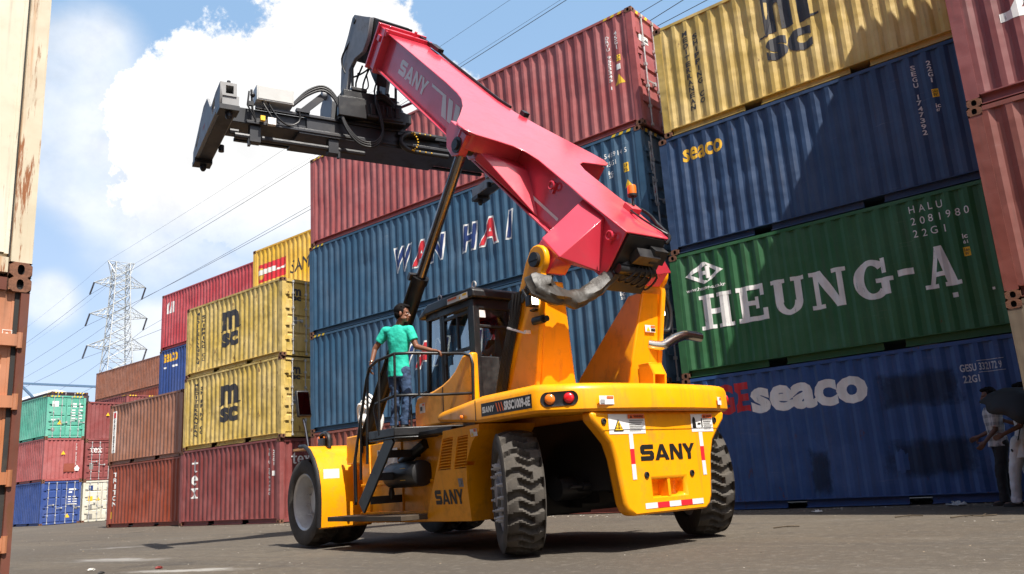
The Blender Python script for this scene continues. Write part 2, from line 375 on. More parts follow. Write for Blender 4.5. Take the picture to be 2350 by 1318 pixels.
c = t.mix(t.m('MULTIPLY', t.ramp(vor.outputs['Distance'], .012, .002), t.m('MULTIPLY', t.ramp(g1, .45, .6), .5)), c, (.06, .05, .042))
# spilt white powder swept along the lane
def spot(cx, cy, rx, ry, rot):
    q = t.new('Mapping', vector_type='TEXTURE'); t.l.new(P, q.inputs[0]); q.inputs[1].default_value = (cx, cy, 0); q.inputs[2].default_value = (0, 0, rot); q.inputs[3].default_value = (rx, ry, 1)
    ln = t.new('VectorMath', operation='LENGTH', i={0: q.outputs[0]}).outputs['Value']
    return t.m('SUBTRACT', 1.0, ln)
pw = None
for s_ in POWDER:
    v = spot(*s_); pw = v if pw is None else t.m('MAXIMUM', pw, v)
pm = t.m('ADD', pw, t.m('MULTIPLY', t.m('SUBTRACT', g4, .5), 2.6)); pm = t.m('ADD', pm, t.m('MULTIPLY', t.m('SUBTRACT', g2, .5), 1.6))
pm = t.m('MULTIPLY', t.ramp(pm, .15, .95), t.ramp(pw, -.25, .25))
c = t.mix(t.m('MULTIPLY', pm, .75), c, (.36, .345, .32))
oil = t.noise(P, .75, 7, .62); c = t.mix(t.m('MULTIPLY', t.ramp(oil, .60, .68), .6), c, (.045, .039, .034))
trk = t.noise(t.map(P, (.05, 2.4, 1), (3, 0, 0)), 1.0, 5, .6); c = t.mix(t.m('MULTIPLY', t.ramp(trk, .52, .66), .48), c, (.065, .057, .049))
pat = t.new('TexVoronoi', i={'Vector': t.map(P, (.16, .30, 1)), 'Scale': 1.0}); pat.distance = 'MANHATTAN'
c = t.mix(t.m('MULTIPLY', t.m('GREATER_THAN', t.new('SeparateColor', i={0: pat.outputs['Color']}).outputs[0], .72), .30), c, (.075, .066, .056))
g5 = t.noise(P, 9, 8, .75); c = t.mix(t.m('MULTIPLY', t.ramp(g5, .50, .68), .42), c, (.21, .19, .16))
t.l.new(c, b.inputs['Base Color']); b.inputs['Roughness'].default_value = .88; b.inputs['Specular IOR Level'].default_value = .25
bn = t.new('Bump', i={'Strength': .8, 'Distance': .03, 'Height': t.m('ADD', t.m('ADD', g2, t.m('MULTIPLY', g5, .6)), t.m('MULTIPLY', g3, .35))}); t.l.new(bn.outputs[0], b.inputs['Normal'])
mb = MB(); N_ = 60
gx = [-620+i*14 for i in range(90)]
mb.add([(-700, -300, 0), (500, -300, 0), (500, 700, 0), (-700, 700, 0)], [(0, 1, 2, 3)])
tag(mb.build('ground', gm), 'dusty grey brown asphalt yard floor under the stacks', 'ground', kind='structure')
# ------------------------------------------------------------------ shipping containers
def oval(cx, cz, rx, rz, n=12):
    return [(cx+rx*abs(math.cos(a))**.7*(1 if math.cos(a) >= 0 else -1), cz+rz*math.sin(a)) for a in [2*math.pi*i/n for i in range(n)]]
def casting_mesh():
    """corner casting, oval apertures on both upright faces"""
    m = MB(); hx, hy, hz = .089, .081, .059
    def face(P, hw, rx, rz):
        sq = []
        n = 12; ov = oval(0, 0, rx, rz, n)
        for i in range(n):
            a = 2*math.pi*i/n; cx, cz = math.cos(a), math.sin(a); s_ = 1/max(abs(cx), abs(cz)); sq.append((cx*s_*hw, cz*s_*hz))
        o = len(m.v); m.v += [P(p, 0) for p in sq]+[P(p, 0) for p in ov]+[P(p, .05) for p in ov]
        for i in range(n):
            j = (i+1) % n
            m.f.append([o+i, o+j, o+n+j, o+n+i]); m.mi.append(0)
            m.f.append([o+n+i, o+n+j, o+2*n+j, o+2*n+i]); m.mi.append(1)
        m.f.append([o+2*n+i for i in range(n)]); m.mi.append(1)
    face(lambda p, d: (p[0], -hy+d, p[1]), hx, .033, .042); face(lambda p, d: (p[0], hy-d, p[1]), hx, .033, .042)
    face(lambda p, d: (hx-d, p[0], p[1]), hy, .026, .042); face(lambda p, d: (-hx+d, p[0], p[1]), hy, .026, .042)
    m.add([(-hx, -hy, hz), (hx, -hy, hz), (hx, hy, hz), (-hx, hy, hz)], [(0, 1, 2, 3)]); m.add([(-hx, -hy, -hz), (-hx, hy, -hz), (hx, hy, -hz), (hx, -hy, -hz)], [(0, 1, 2, 3)])
    o = m.build('corner_casting', [M['casting'], M['dark']], ang=30); me = o.data; bpy.data.objects.remove(o); return me
CAST = casting_mesh()
PITCH_W = .2785
def corr(u, L0, L1, depth=.036, pitch=PITCH_W):
    """depth of the corrugation at u and its fold lines"""
    n = max(1, round((L1-L0-.07)/pitch)); p = (L1-L0-.07)/n
    w = (u-L0)/p
    f = (w-math.floor(w))*p
    k_ = p/.2785; a, s_ = .072*k_, .068*k_
    if u <= L0 or u >= L1: return 0.
    if f < a: return 0.
    if f < a+s_: return depth*(f-a)/s_
    if f < 2*a+s_: return depth
    return max(0, depth*(1-(f-2*a-s_)/s_))
def folds(L0, L1, pitch=PITCH_W):
    n = max(1, round((L1-L0-.07)/pitch)); p = (L1-L0-.07)/n; k_ = p/.2785; a, s_ = .072*k_, .068*k_
    out = []
    for i in range(n+1):
        for d in (0, a, a+s_, 2*a+s_):
            x = L0+i*p+d
            if x < L1-1e-3: out.append(x)
    return out
def make_container(label, X0, Y0, Z0, L, H, pm, letters=(), end=(), doors=True, rust=None, group='stacked shipping containers', Wd=2.438, rods=True, post_m=None, gasket=False, hazard=False, yaw=0., ribs=3, hinges=True, dm=.165):
    root = thing('shipping_container', label, 'container', (X0, Y0, Z0), yaw, group)
    pm2 = post_m or pm
    a = .165; zb, zt = .165, H-.075
    # frame: posts, rails, roof, floor, blind sides
    f = MB()
    for x in (0, L):
        for y in (0, Wd):
            sx = 1 if x == 0 else -1; sy = 1 if y == 0 else -1
            pts = [(x+sx*.004, y+sy*.004), (x+sx*a, y+sy*.004), (x+sx*a, y+sy*.05), (x+sx*.10, y+sy*.075), (x+sx*.06, y+sy*(.155 if x == 0 else dm-.01)), (x+sx*.004, y+sy*(.155 if x == 0 else dm-.01))]
            if x and dm < .1: pts = [(x+sx*.004, y+sy*.004), (x+sx*a, y+sy*.004), (x+sx*a, y+sy*(dm-.02)), (x+sx*.004, y+sy*(dm-.02))]
            f.prism(pts, 'z', .12, H-.12)
    for y, s_ in ((0, 1), (Wd, -1)):
        f.box(a+.015, L-a-.015, *sorted((y+s_*.008, y+s_*.068)), H-.07, H-.008)       # top rail
        f.box(a+.015, L-a-.015, *sorted((y+s_*.004, y+s_*.085)), zb-.012, zb+.004)   # lower lip
        ys = sorted((y+s_*.085, y+s_*.10))
        pk = [(a+.015, L*.5-1.22), (L*.5-.86, L*.5+.86), (L*.5+1.22, L-a-.015)] if L < 8 else [(a+.015, L-a-.015)]
        for p0, p1 in pk: f.box(p0, p1, *ys, .03, zb-.012)
        for p0, p1 in pk: f.box(p0, p1, *sorted((y+s_*.012, y+s_*.085)), .018, .03)
    for x, s_ in ((0, 1), (L, -1)):
        f.box(*sorted((x+s_*.01, x+s_*.07)), .17, Wd-.17, H-.11, H-.012); f.box(*sorted((x+s_*.012, x+s_*.07)), .17, Wd-.17, .03, .15)
    f.box(.07, L-.07, .07, Wd-.07, H-.035, H-.02); f.box(.07, L-.07, .07, Wd-.07, zb-.01, zb+.02)
    f.box(a, L-a, Wd-.05, Wd-.03, zb, zt+.02)
    f.build('frame', pm2, root)
    # corrugated long side
    fl = folds(a, L-a); xs = [a-.01]+fl+[L-a+.01]
    w = MB(); nz = 12; y0 = .012; rg = random.Random(sum(ord(c_)*(i_+1) for i_, c_ in enumerate(label)))
    dts = [(rg.uniform(.4, L-.4), rg.uniform(.3, H-.3), rg.uniform(.15, .55), rg.uniform(.12, .5), rg.uniform(.006, .026)) for _ in range(int(L*2.2))]
    bow = rg.uniform(.004, .016)
    def dent(u, z):
        v_ = bow*math.sin(math.pi*max(0, min(1, (u-a)/(L-2*a))))*math.sin(math.pi*max(0, min(1, (z-zb)/(zt-zb))))
        e_ = max(0, min(1, min(z-zb, zt-z)/.18))
        for du, dz_, ru, rz_, dd in dts:
            q_ = ((u-du)/ru)**2+((z-dz_)/rz_)**2
            if q_ < 4: v_ += dd*math.exp(-q_*1.5)
        return v_*e_
    vs = []
    for j in range(nz):
        z = zb+(zt-zb)*j/(nz-1)
        for x in xs: vs.append((x, y0+corr(x+1e-5, a, L-a)+dent(x, z), z))
    n = len(xs); w.add(vs, [(j*n+i, j*n+i+1, (j+1)*n+i+1, (j+1)*n+i) for j in range(nz-1) for i in range(n-1)])
    # sloping heads that close each groove under the top rail
    vs = []
    for x in xs: vs += [(x, y0+corr(x+1e-5, a, L-a), zt), (x, y0, zt+.03), (x, y0+.05, zt+.03)]
    w.add(vs, [(3*i, 3*i+3, 3*i+4, 3*i+1) for i in range(n-1)])
    w.build('side_wall', pm, root, recalc=False, ang=20)
    # ends
    e = MB()
    def endprof(xf, s_, m):
        rb = []; y_a, y_b = .16, Wd-.16
        if ribs:
            zs = [zb+.03]; 
            for i in range(ribs):
                zc = zb+(zt-zb)*(i+1)/(ribs+1)
                zs += [zc-.055, zc-.02, zc+.02, zc+.055]
            zs.append(zt)
        else: zs = [zb+.03, zt]
        dep = lambda z, i: .035 if (i-1) % 4 in (1, 2) and 0 < i < len(zs)-1 else 0.
        return zs, dep
    if doors:
        for d in range(2):
            y_a = dm+d*(Wd-2*dm)/2+(.012 if d else 0); y_b = dm+(d+1)*(Wd-2*dm)/2-(0 if d else .012)
            zs, dep = endprof(L, 1, e)
            m = MB(); v = []
            X = L-.045
            inner0, inner1 = y_a+.07, y_b-.07
            for i, z in enumerate(zs):
                for y, kk in ((y_a, 0), (inner0, 0), (inner0+.02, 1), (inner1-.02, 1), (inner1, 0), (y_b, 0)): v.append((X-dep(z, i)*kk, y, z))
            m.add(v, [(i*6+j, i*6+j+1, (i+1)*6+j+1, (i+1)*6+j) for i in range(len(zs)-1) for j in range(5)])
            m.box(X-.04, X-.038, y_a, y_b, zb, zt)
            m.box(X-.03, X+.004, y_a, y_a+.03, zb+.02, zt); m.box(X-.03, X+.004, y_b-.03, y_b, zb+.02, zt)
            for zc in ((.18, .38, .62, .82) if hinges else ()):     # hinges
                yy = y_a-.03 if d == 0 else y_b+.03
                z_ = zb+(zt-zb)*zc; m.cyl((X+.045, yy, z_-.06), (X+.045, yy, z_+.06), .022, n=8); m.box(X, X+.055, min(yy, yy+(.16 if d == 0 else -.16)), max(yy, yy+(.16 if d == 0 else -.16)), z_-.045, z_+.045)
            do = m.build('door', pm, root, recalc=True, ang=25)
            g = MB(); gw = .012 if dm > .1 else .026; yy = y_a-gw if d == 0 else y_b+gw
            if dm < .1: yy -= .012 if d else -.012
            g.box(X-.02, X+.012, yy-gw, yy+gw, zb, zt+.02); g.box(X-.02, X+.002, y_a, y_b, zt, zt+.02)
            g.build('gasket', M['gasket'], do)
            if rods:
                for fy in ((.24, .72) if d == 0 else (.28, .76)):
                    y = y_a+(y_b-y_a)*fy; q = MB()
                    q.cyl((L+.006, y, .09), (L+.006, y, H-.06), .019, n=8)
                    for z in (.10, .55, 1.05, 1.6, 2.1, H-.10): q.box(L-.03, L+.032, y-.035, y+.035, z-.035, z+.035)
                    zz = .98+.2*(fy < .5); q.obox((L+.03, y+.17, zz), (0, 1, .08), (1, 0, 0), .36, .012, .03); q.box(L-.03, L+.035, y+.28, y+.36, zz-.04, zz+.05)
                    q.build('lock_rod', M['rod'], do)
    else:
        fl2 = folds(.16, Wd-.16, .25); ys = [.15]+fl2+[Wd-.15]; v = []
        for z in (.15, H-.11):
            for y in ys: v.append((L-.03-corr(y+1e-5, .16, Wd-.16, .04, .25), y, z))
        n2 = len(ys); e.add(v, [(i, i+1, n2+i+1, n2+i) for i in range(n2-1)]); e.build('end_wall', pm, root, recalc=False, ang=20)
    v = MB(); v.box(.03, .05, .15, Wd-.15, .15, H-.1); v.build('end_wall', pm, root)
    for x in (.088, L-.088):
        for y in (.08, Wd-.08):
            for z in (.06, H-.058):
                o = bpy.data.objects.new('corner_casting', CAST); COL.objects.link(o); o.parent = root; o.location = (x, y, z)
    if hazard:
        hz = MB()
        for x0 in (a+.02, L-a-.62):
            for i in range(6):
                if i % 2 == 0: hz.add([(x0+i*.1, .0055, H-.068), (x0+i*.1+.1, .0055, H-.068), (x0+i*.1+.14, .0055, H-.01), (x0+i*.1+.04, .0055, H-.01)], [(0, 1, 2, 3)])
        for y0_ in (.2, Wd-.8):
            for i in range(6):
                if i % 2 == 0: hz.add([(L-.007, y0_+i*.1, H-.1), (L-.007, y0_+i*.1+.1, H-.1), (L-.007, y0_+i*.1+.14, H-.014), (L-.007, y0_+i*.1+.04, H-.014)], [(0, 1, 2, 3)])
        hz.build('hazard_marking', M['hazard_yellow'], root, recalc=False)
    fset = folds(a, L-a)
    def side_map(u, z, off):
        return (u, y0+corr(u, a, L-a)+dent(u, z)-.003-off, z)
    for nm, D, mats in split_plates(letters): D.build(nm, mats, root, side_map, fset)
    for nm, D, mats in split_plates(end): D.build(nm, mats, root, lambda u, z, off: (L+.001+off if not doors else L-.0405+off, u, z))
    return root
def split_plates(lst):
    """every separate plate is a part of its own"""
    out = []
    for nm, D, mats in lst:
        if nm not in ('placard', 'overpaint_patch', 'label_plate'): out.append((nm, D, mats)); continue
        cur = None
        for p_ in D.p:
            if p_[3] == 0 or cur is None: cur = Decal(); out.append((nm, cur, mats))
            cur.p.append(p_)
    return out
WH = [M['white_letter']]; BK = [M['black_letter']]
def D_(fn, *a):
    d = Decal(); fn(d, *a); return d
def at0(X0, Z0):
    """work in yard coordinates: returns a Decal whose pieces are shifted to the container's corner"""
    class Sh(Decal):
        def piece(s, vs, fs, m=0, lay=0): return Decal.piece(s, [(x-X0, z-Z0) for x, z in vs], fs, m, lay)
    return Sh()
def carrier_logo(d, x0, x1, z0, zm, z1, m=0):
    """big two-row emblem: m over sc with trailing strokes"""
    w = x1-x0; h = z1-zm
    d.text('m', x0+.1*w, x1-.1*w, zm+.07*h, z1, m, 0, .05)
    d.poly([(x0-.02*w, zm+.02*h), (x0+.14*w, zm+.02*h), (x0+.22*w, zm+.16*h), (x0+.18*w, zm+.16*h), (x0+.12*w, zm+.06*h), (x0-.02*w, zm+.06*h)], m)
    d.poly([(x1-.19*w, zm+.17*h), (x1-.13*w, zm+.1*h), (x1+.04*w, zm+.1*h), (x1+.04*w, zm+.15*h), (x1-.11*w, zm+.15*h), (x1-.15*w, zm+.2*h)], m)
    d.text('sc', x0+.08*w, x1-.12*w, z0, zm-.05*h, m, 0, .045)
ylw = paint('container_mustard', (.62, .42, .09), rust=.5, fade=.14, streak=.34, dent=.6)
ylw2 = paint('container_mustard_rusty', (.64, .44, .09), rust=.75, fade=.14, streak=.42, dent=.7)
navy = paint('container_navy', (.022, .060, .145), rust=.35, fade=.2, streak=.3, dent=.5)
royal = paint('container_royal', (.020, .083, .265), rust=.55, fade=.2, streak=.35, dent=.5)
green = paint('container_green', (.026, .135, .046), rust=.28, fade=.18, streak=.25, dent=.35)
steel = paint('container_steelblue', (.036, .105, .185), rust=.2, fade=.14, streak=.25, dent=.3)
oxide = paint('container_oxide', (.40, .092, .085), rust=.22, fade=.14, streak=.22, dent=.3)
oxide2 = paint('container_oxide_dull', (.26, .055, .05), rust=.35, fade=.18, streak=.35, dent=.4)
oxide3 = paint('container_oxide_orange', (.30, .075, .045), rust=.5, fade=.2, streak=.35, dent=.4)
brick = paint('container_brick', (.30, .055, .022), rust=.35, fade=.14, streak=.25, dent=.35)
brown = paint('container_brown', (.36, .15, .085), rust=.55, fade=.14, streak=.3, dent=.4)
tan = paint('container_tan', (.34, .125, .065), rust=.3, fade=.12, streak=.25)
scarlet = paint('container_scarlet', (.52, .055, .065), rust=.15, fade=.14, streak=.3)
sunny = paint('container_sunny', (.78, .46, .015), rust=.2, fade=.1, streak=.25)
cobalt = paint('container_cobalt', (.03, .07, .26), rust=.15, fade=.12, streak=.25)
mint = paint('container_mint', (.10, .42, .30), rust=.2, fade=.14, streak=.2)
cream = paint('container_cream', (.62, .58, .46), rust=.35, fade=.08, streak=.3)
creamf = paint('container_cream_front', (.64, .58, .44), rust=.5, rmap=(7, 7, .6), fade=.08, streak=.4, dent=.2)
postr = paint('container_rusty_post', (.66, .58, .42), rust=1.05, rmap=(7, 7, .7), fade=.2, streak=1.0, dirtcol=(.46, .20, .06), rustcol=(.26, .10, .04), dent=.3)
orange = paint('container_orange', (.46, .165, .062), rust=.4, fade=.16, streak=.4, dent=.3)
# --- stack beside the loader: four short boxes, right of the yard
YR = 14.8
d = at0(-7.75, 7.695)
d.stack('MEDITERRANEAN', -7.09, -6.96, 8.1, 9.95, 0, 0, .03); d.stack('SHIPPING CO', -6.86, -6.74, 8.2, 9.82, 0, 0, .03)
carrier_logo(d, -5.42, -4.28, 8.52, 9.06, 9.98)
d2 = at0(-7.75, 7.695); d2.rect(-2.25, -2.1, 9.62, 9.66)
make_container('mustard yellow container topmost right of the blue stack, big black emblem', -7.75, YR, 7.695, 6.058, 2.565, ylw, [('lettering', d, BK), ('label_plate', d2, [M['placard_white']])], rust=1)
d = at0(-7.91, 5.13); d.text('seaco', -7.40, -6.50, 7.05, 7.33, 0, 0, .025, .12)
d2 = at0(-7.91, 5.13); d2.stack('SEGU 1747392', -2.86, -2.79, 6.13, 7.46); d2.stack('22G1', -2.6, -2.53, 7.02, 7.45); d2.text('ic', -2.58, -2.51, 6.56, 6.64); d2.text('87', -2.58, -2.53, 6.49, 6.54)
d3 = at0(-7.91, 5.13); d3.rect(-2.6, -2.5, 6.76, 6.91); d3.text('2.6m', -2.59, -2.51, 6.845, 6.89, 1, 1); d3.text("8'6\"", -2.58, -2.52, 6.78, 6.83, 1, 1)
make_container('dark navy container with small slanted orange lettering, directly under the topmost mustard yellow one', -7.91, YR, 5.13, 6.058, 2.565, navy, [('lettering', d, [M['yellow_letter']]), ('marking', d2, WH), ('placard', d3, [M['placard_yellow'], M['black_letter']])])
d = at0(-7.98, 2.565)
for ch, x0, x1 in (('H', -7.42, -6.72), ('E', -6.62, -6.02), ('U', -5.92, -5.28), ('N', -5.18, -4.52), ('G', -4.40, -3.74), ('A', -3.26, -2.70)): slab(d, ch, x0, x1, 3.48, 4.18)
d.rect(-3.66, -3.40, 3.80, 3.91)
cx, cz = -7.25, 4.63
for s_ in (1, -1):
    pass
d.poly([(cx-.42, cz), (cx-.02, cz+.22), (cx+.06, cz+.22), (cx+.06, cz+.15), (cx-.27, cz), (cx+.02, cz-.16), (cx+.02, cz-.22), (cx-.02, cz-.22)]); d.poly([(cx+.42, cz), (cx+.06, cz+.22), (cx+.06, cz+.15), (cx+.27, cz), (cx+.02, cz-.16), (cx+.02, cz-.22)])
d.rect(cx-.12, cx-.04, cz-.13, cz+.13); d.rect(cx+.05, cx+.13, cz-.12, cz+.13); d.rect(cx-.06, cx+.07, cz-.04, cz+.04)
d.text('www.heung-a.co.kr', -7.68, -6.82, 4.27, 4.37, 0, 0, .02)
d2 = at0(-7.98, 2.565); d2.text('HALU', -3.30, -2.78, 4.83, 4.96, 0, 0, 0, 0, 1.6); d2.text('2081980', -3.30, -2.40, 4.62, 4.75, 0, 0, 0, 0, 1.6); d2.text('22G1', -3.30, -2.80, 4.40, 4.53, 0, 0, 0, 0, 1.6)
d2.text('ic', -2.58, -2.50, 4.22, 4.30); d2.text('61', -2.58, -2.51, 4.13, 4.19); d2.rect(-2.88, -2.80, 3.28, 3.36); d2.rect(-2.3, -2.26, 3.3, 3.34)
d3 = at0(-7.98, 2.565); d3.rect(-2.6, -2.5, 3.92, 4.07); d3.text('2.6m', -2.59, -2.51, 4.0, 4.05, 1, 1); d3.text("8'6\"", -2.58, -2.52, 3.94, 3.985, 1, 1)
make_container('dark green container with huge white slab serif lettering and white diamond emblem', -7.98, YR, 2.565, 6.058, 2.565, green, [('lettering', d, WH), ('marking', d2, WH), ('placard', d3, [M['placard_yellow'], M['black_letter']])])
d = at0(-7.99, 0); d.text('GE', -7.34, -6.62, 1.78, 2.36, 0, 0, .045); d.text('seaco', -6.60, -4.46, 1.74, 2.22, 1, 0, .045)
d2 = at0(-7.99, 0); d2.text('GESU', -2.98, -2.74, 2.05, 2.17); d2.text('332172 9', -2.70, -2.38, 2.05, 2.17); d2.rect(-2.72, -2.34, 2.20, 2.208); d2.rect(-2.72, -2.34, 2.015, 2.023); d2.text('22G1', -2.96, -2.72, 1.87, 1.99)
d3 = at0(-7.99, 0)
for x0, x1, z0, z1 in ((-4.38, -2.92, 1.55, 2.2), (-5.68, -5.26, .2, 1.05), (-4.42, -2.8, .4, 1.08)): d3.rect(x0, x1, z0, z1)
patch = soft_patch('container_overpaint', (.012, .028, .065))
make_container('royal blue container on the ground with red and white lettering and dark overpainted patches', -7.99, YR, 0, 6.058, 2.565, royal, [('lettering', d, [M['red_letter'], M['white_letter']]), ('marking', d2, [M['faint_letter']]), ('overpaint_patch', d3, [patch])])
# --- tall long boxes behind the loader
YM = 15.03
def carrier_word(d, x0, x1, z0, z1, sh=.22):
    w = x1-x0; xs = [(0, .17, 'W', 2), (.155, .31, 'A', 1), (.31, .455, 'N', 2), (.575, .715, 'H', 2), (.71, .865, 'A', 1), (.915, .985, 'I', 2)]
    for a_, b_, ch, m in xs:
        bd = .02
        vs, fs = glyphs(ch, .08, sh); q = fit(vs, x0+a_*w, x0+b_*w, z0, z1); d.piece(q, fs, 0, 0)
        vs, fs = glyphs(ch, .035, sh); g = .05; q = fit(vs, x0+a_*w+g, x0+b_*w-g, z0+g, z1-g); d.piece(q, fs, m, 2)
WHM = [M['white_letter'], M['red_letter'], M['navy_letter']]
make_container('dull oxide red long container at the foot of the steel blue stack', -20.62, YM, 0, 12.192, 2.57, oxide3, post_m=oxide3)
def hazard_id(d, x, z, wide=True):
    pass
for i, (z0, h, X0) in enumerate(((2.57, 2.95, -20.62), (5.52, 2.83, -20.63))):
    d = at0(X0, z0)
    if i == 1: carrier_word(d, -16.72, -12.18, 6.66, 7.42)
    else: carrier_word(d, -16.75, -12.2, 3.86, 4.60)
    zt = z0+h
    d2 = at0(X0, z0); d2.text('HLU', -9.90, -9.56, zt-.52, zt-.40, 0, 0, .01, 0, 1.7); d2.text('548914 5', -9.46, -8.86, zt-.52, zt-.40, 0, 0, .01, 0, 1.2); d2.text('45G1', -9.46, -9.16, zt-.72, zt-.60, 0, 0, .01)
    d2.text('ic', -9.40, -9.27, zt-.92, zt-.82); d2.text('55', -9.39, -9.28, zt-1.0, zt-.94)
    d3 = at0(X0, z0); d3.rect(-8.99, -8.85, zt-.98, zt-.76); d3.text('2.9', -8.97, -8.87, zt-.86, zt-.79, 1, 1); d3.text("9'6", -8.97, -8.87, zt-.96, zt-.89, 1, 1); tri(d3, -8.9, zt-1.3, .26, 0)
    e1 = Decal(); e1.rect(.36, .54, h-1.05, h-.28, 0); e1.rect(.36, .54, h-1.75, h-1.12, 0)
    for j, ch in enumerate('WAN'): e1.text(ch, .385, .515, h-.52-j*.24, h-.34-j*.24, 1 if ch != 'A' else 2, 1)
    for j, ch in enumerate('HAI'): e1.text(ch, .385 if ch != 'I' else .43, .515 if ch != 'I' else .47, h-1.33-j*.2, h-1.17-j*.2, 1 if ch != 'A' else 2, 1)
    make_container(['steel blue long container, second from the ground, its outlined lettering behind the cab', 'steel blue long container under the oxide red one, outlined lettering crossed by the lift cylinder'][i], X0, YM, z0, 12.192, h, steel, [('lettering', d, WHM), ('marking', d2, WH), ('placard', d3, [M['placard_yellow'], M['black_letter']])], [('lettering', e1, [M['placard_white'], M['black_letter'], M['red_letter']])], hazard=True)
d2 = at0(-20.6, 8.35); d2.stack('DRYU 9553345 1', -9.17, -9.09, 9.42, 10.8, 0, 0, .01); d2.stack('45G1', -8.93, -8.85, 10.36, 10.84, 0, 0, .01); d2.rect(-8.96, -8.84, 9.86, 10.0)
d3 = at0(-20.6, 8.35); d3.rect(-8.95, -8.83, 10.08, 10.24); d3.text('2.9', -8.94, -8.84, 10.17, 10.22, 1, 1); d3.text("9'6", -8.94, -8.84, 10.1, 10.15, 1, 1); tri(d3, -8.9, 9.62, .25, 0)
e1 = Decal(); e1.rect(.30, .72, 2.2, 2.38); e1.text('Cube', .5, .7, 2.24, 2.33, 1, 1); e2 = Decal(); tri(e2, 1.15, 1.0, .25)
make_container('oxide red long high container on top of the steel blue stack, under the power lines', -20.55, YM, 8.35, 12.192, 2.93, oxide, [('marking', d2, WH), ('placard', d3, [M['placard_yellow'], M['black_letter']])], [('label_plate', e1, [M['placard_white'], M['black_letter']]), ('placard', e2, [M['placard_yellow']])], hazard=True, ribs=5)
# --- mustard pair on dark red box, left of the blue stack
YL = 15.13
d = Decal(); tex_d = at0(-28.45, 0)
for j, ch in enumerate('tex'): slab(tex_d, ch, -27.68, -27.28, 1.86-.44*j-.06, 2.28-.44*j, 0)
d2 = at0(-28.45, 0); d2.stack('TEMU 2994480', -23.02, -22.93, .85, 2.3, 0, 0, .01); d2.stack('22G1', -22.76, -22.68, 1.75, 2.25, 0, 0, .01); d2.rect(-22.78, -22.66, 1.45, 1.6)
e1 = Decal(); tex_word(e1, .42, 1.15, 1.78, 2.12)
make_container('dark red container with white letters running down its side, beneath the mustard pair', -28.45, YL, 0, 6.1, 2.591, oxide2, [('lettering', tex_d, WH), ('marking', d2, WH)], [('lettering', e1, WH)], doors=False)
for i, (z0, X0, pm) in enumerate(((2.591, -28.33, ylw2), (5.182, -28.28, ylw2))):
    d = at0(X0, z0)
    d.stack('MEDITERRANEAN', -27.62, -27.42, z0+.42, z0+2.35, 0, 0, .03); d.stack('SHIPPING CO', -27.22, -27.06, z0+.5, z0+2.2, 0, 0, .03)
    carrier_logo(d, -25.98, -24.72, z0+.78, z0+1.33, z0+2.05)
    e1 = Decal(); carrier_logo(e1, .40, .80, 1.86, 2.02, 2.27); 
    e2 = Decal(); e2.rect(.42, .60, 1.08, 1.32)
    if i == 0:
        for yc, zc in ((.5, 1.62), (1.25, 1.62), (1.3, 2.05)): e2.poly([(yc-.17, zc), (yc, zc-.17), (yc+.17, zc), (yc, zc+.17)], 1)
    else: e2.rect(1.3, 1.42, 2.1, 2.22, 2)
    make_container(['mustard yellow container sitting directly on the dark red one, lower of the pair', 'mustard yellow container on top of an identical one, beside the blue stack'][i], X0, YL, z0, 6.058, 2.591, pm, [('lettering', d, BK)], [('lettering', e1, BK), ('placard', e2, [M['placard_grey'], pm, M['placard_white']])])
# --- brown over brick red
d = at0(-35.55, 2.5); d.rect(-35.28, -34.98, 3.0, 4.72, 0); d.stack('SAMUDERA', -35.23, -35.03, 3.05, 4.4, 1, 1); d.rect(-35.25, -35.01, 4.44, 4.66, 2, 1)
make_container('faded brown container with a vertical white banner, resting on the brick red one', -35.55, 15.7, 2.5, 6.058, 2.5, brown, [('lettering', d, [M['white_letter'], M['black_letter'], M['red_letter']])])
d = at0(-35.42, 0); d.stack('TRITON', -34.98, -34.68, .80, 2.2, 0, 0, .03); d2 = at0(-35.42, 0); d2.rect(-35.12, -35.0, .35, .62)
make_container('brick red container on the ground with white letters down its left end', -35.42, 15.7, 0, 6.058, 2.5, brick, [('lettering', d, WH), ('placard', d2, [M['placard_yellow']])])
# --- rows behind
d = at0(-27.92, 7.8); d.rect(-27.6, -25.72, 9.0, 9.72, 0); d.rect(-27.58, -25.75, 9.3, 9.5, 1, 1); d.text('SAMUDERA', -25.44, -22.1, 8.95, 9.45, 2, 0, .0, .1)
for z0, h, pm, lb in ((0, 2.591, oxide2, None), (2.591, 2.591, brick, None), (5.182, 2.618, oxide3, None)):
    make_container(['dark red container hidden behind the mustard pair, lowest', 'brick container hidden behind the mustard pair, second up', 'rusty red container hidden behind the mustard pair, third up'][[0, 2.591, 5.182].index(z0)], -27.92, 17.65, z0, 6.058, h, pm)
make_container('bright sunny yellow container with pink and white bands, just left of the blue stack', -27.92, 17.65, 7.8, 6.058, 2.59, sunny, [('lettering', d, [M['red_letter'], M['white_letter'], M['black_letter']])])
d = at0(-40.25, 8.39)
d.poly([(-39.72, 10.24), (-39.48, 10.24), (-39.48, 10.4), (-39.6, 10.4), (-39.6, 10.66), (-39.48, 10.66), (-39.48, 10.82), (-39.66, 10.82), (-39.72, 10.72)]); d.poly([(-39.44, 10.24), (-39.32, 10.24), (-39.24, 10.82), (-39.36, 10.82)]); d.rect(-39.24, -39.18, 10.24, 10.82); d.rect(-39.14, -39.0, 10.24, 10.82)
make_container('scarlet red long container on the navy one, standing behind the mustard pair', -40.25, 20.15, 8.39, 12.192, 2.9, scarlet, [('lettering', d, WH)])
d = at0(-40.3, 5.5); d.text('seaco', -39.9, -38.55, 7.72, 8.16, 0, 0, .03); d2 = at0(-40.3, 5.5); d2.rect(-39.85, -39.55, 7.42, 7.5); d2.rect(-39.0, -38.55, 7.42, 7.52)
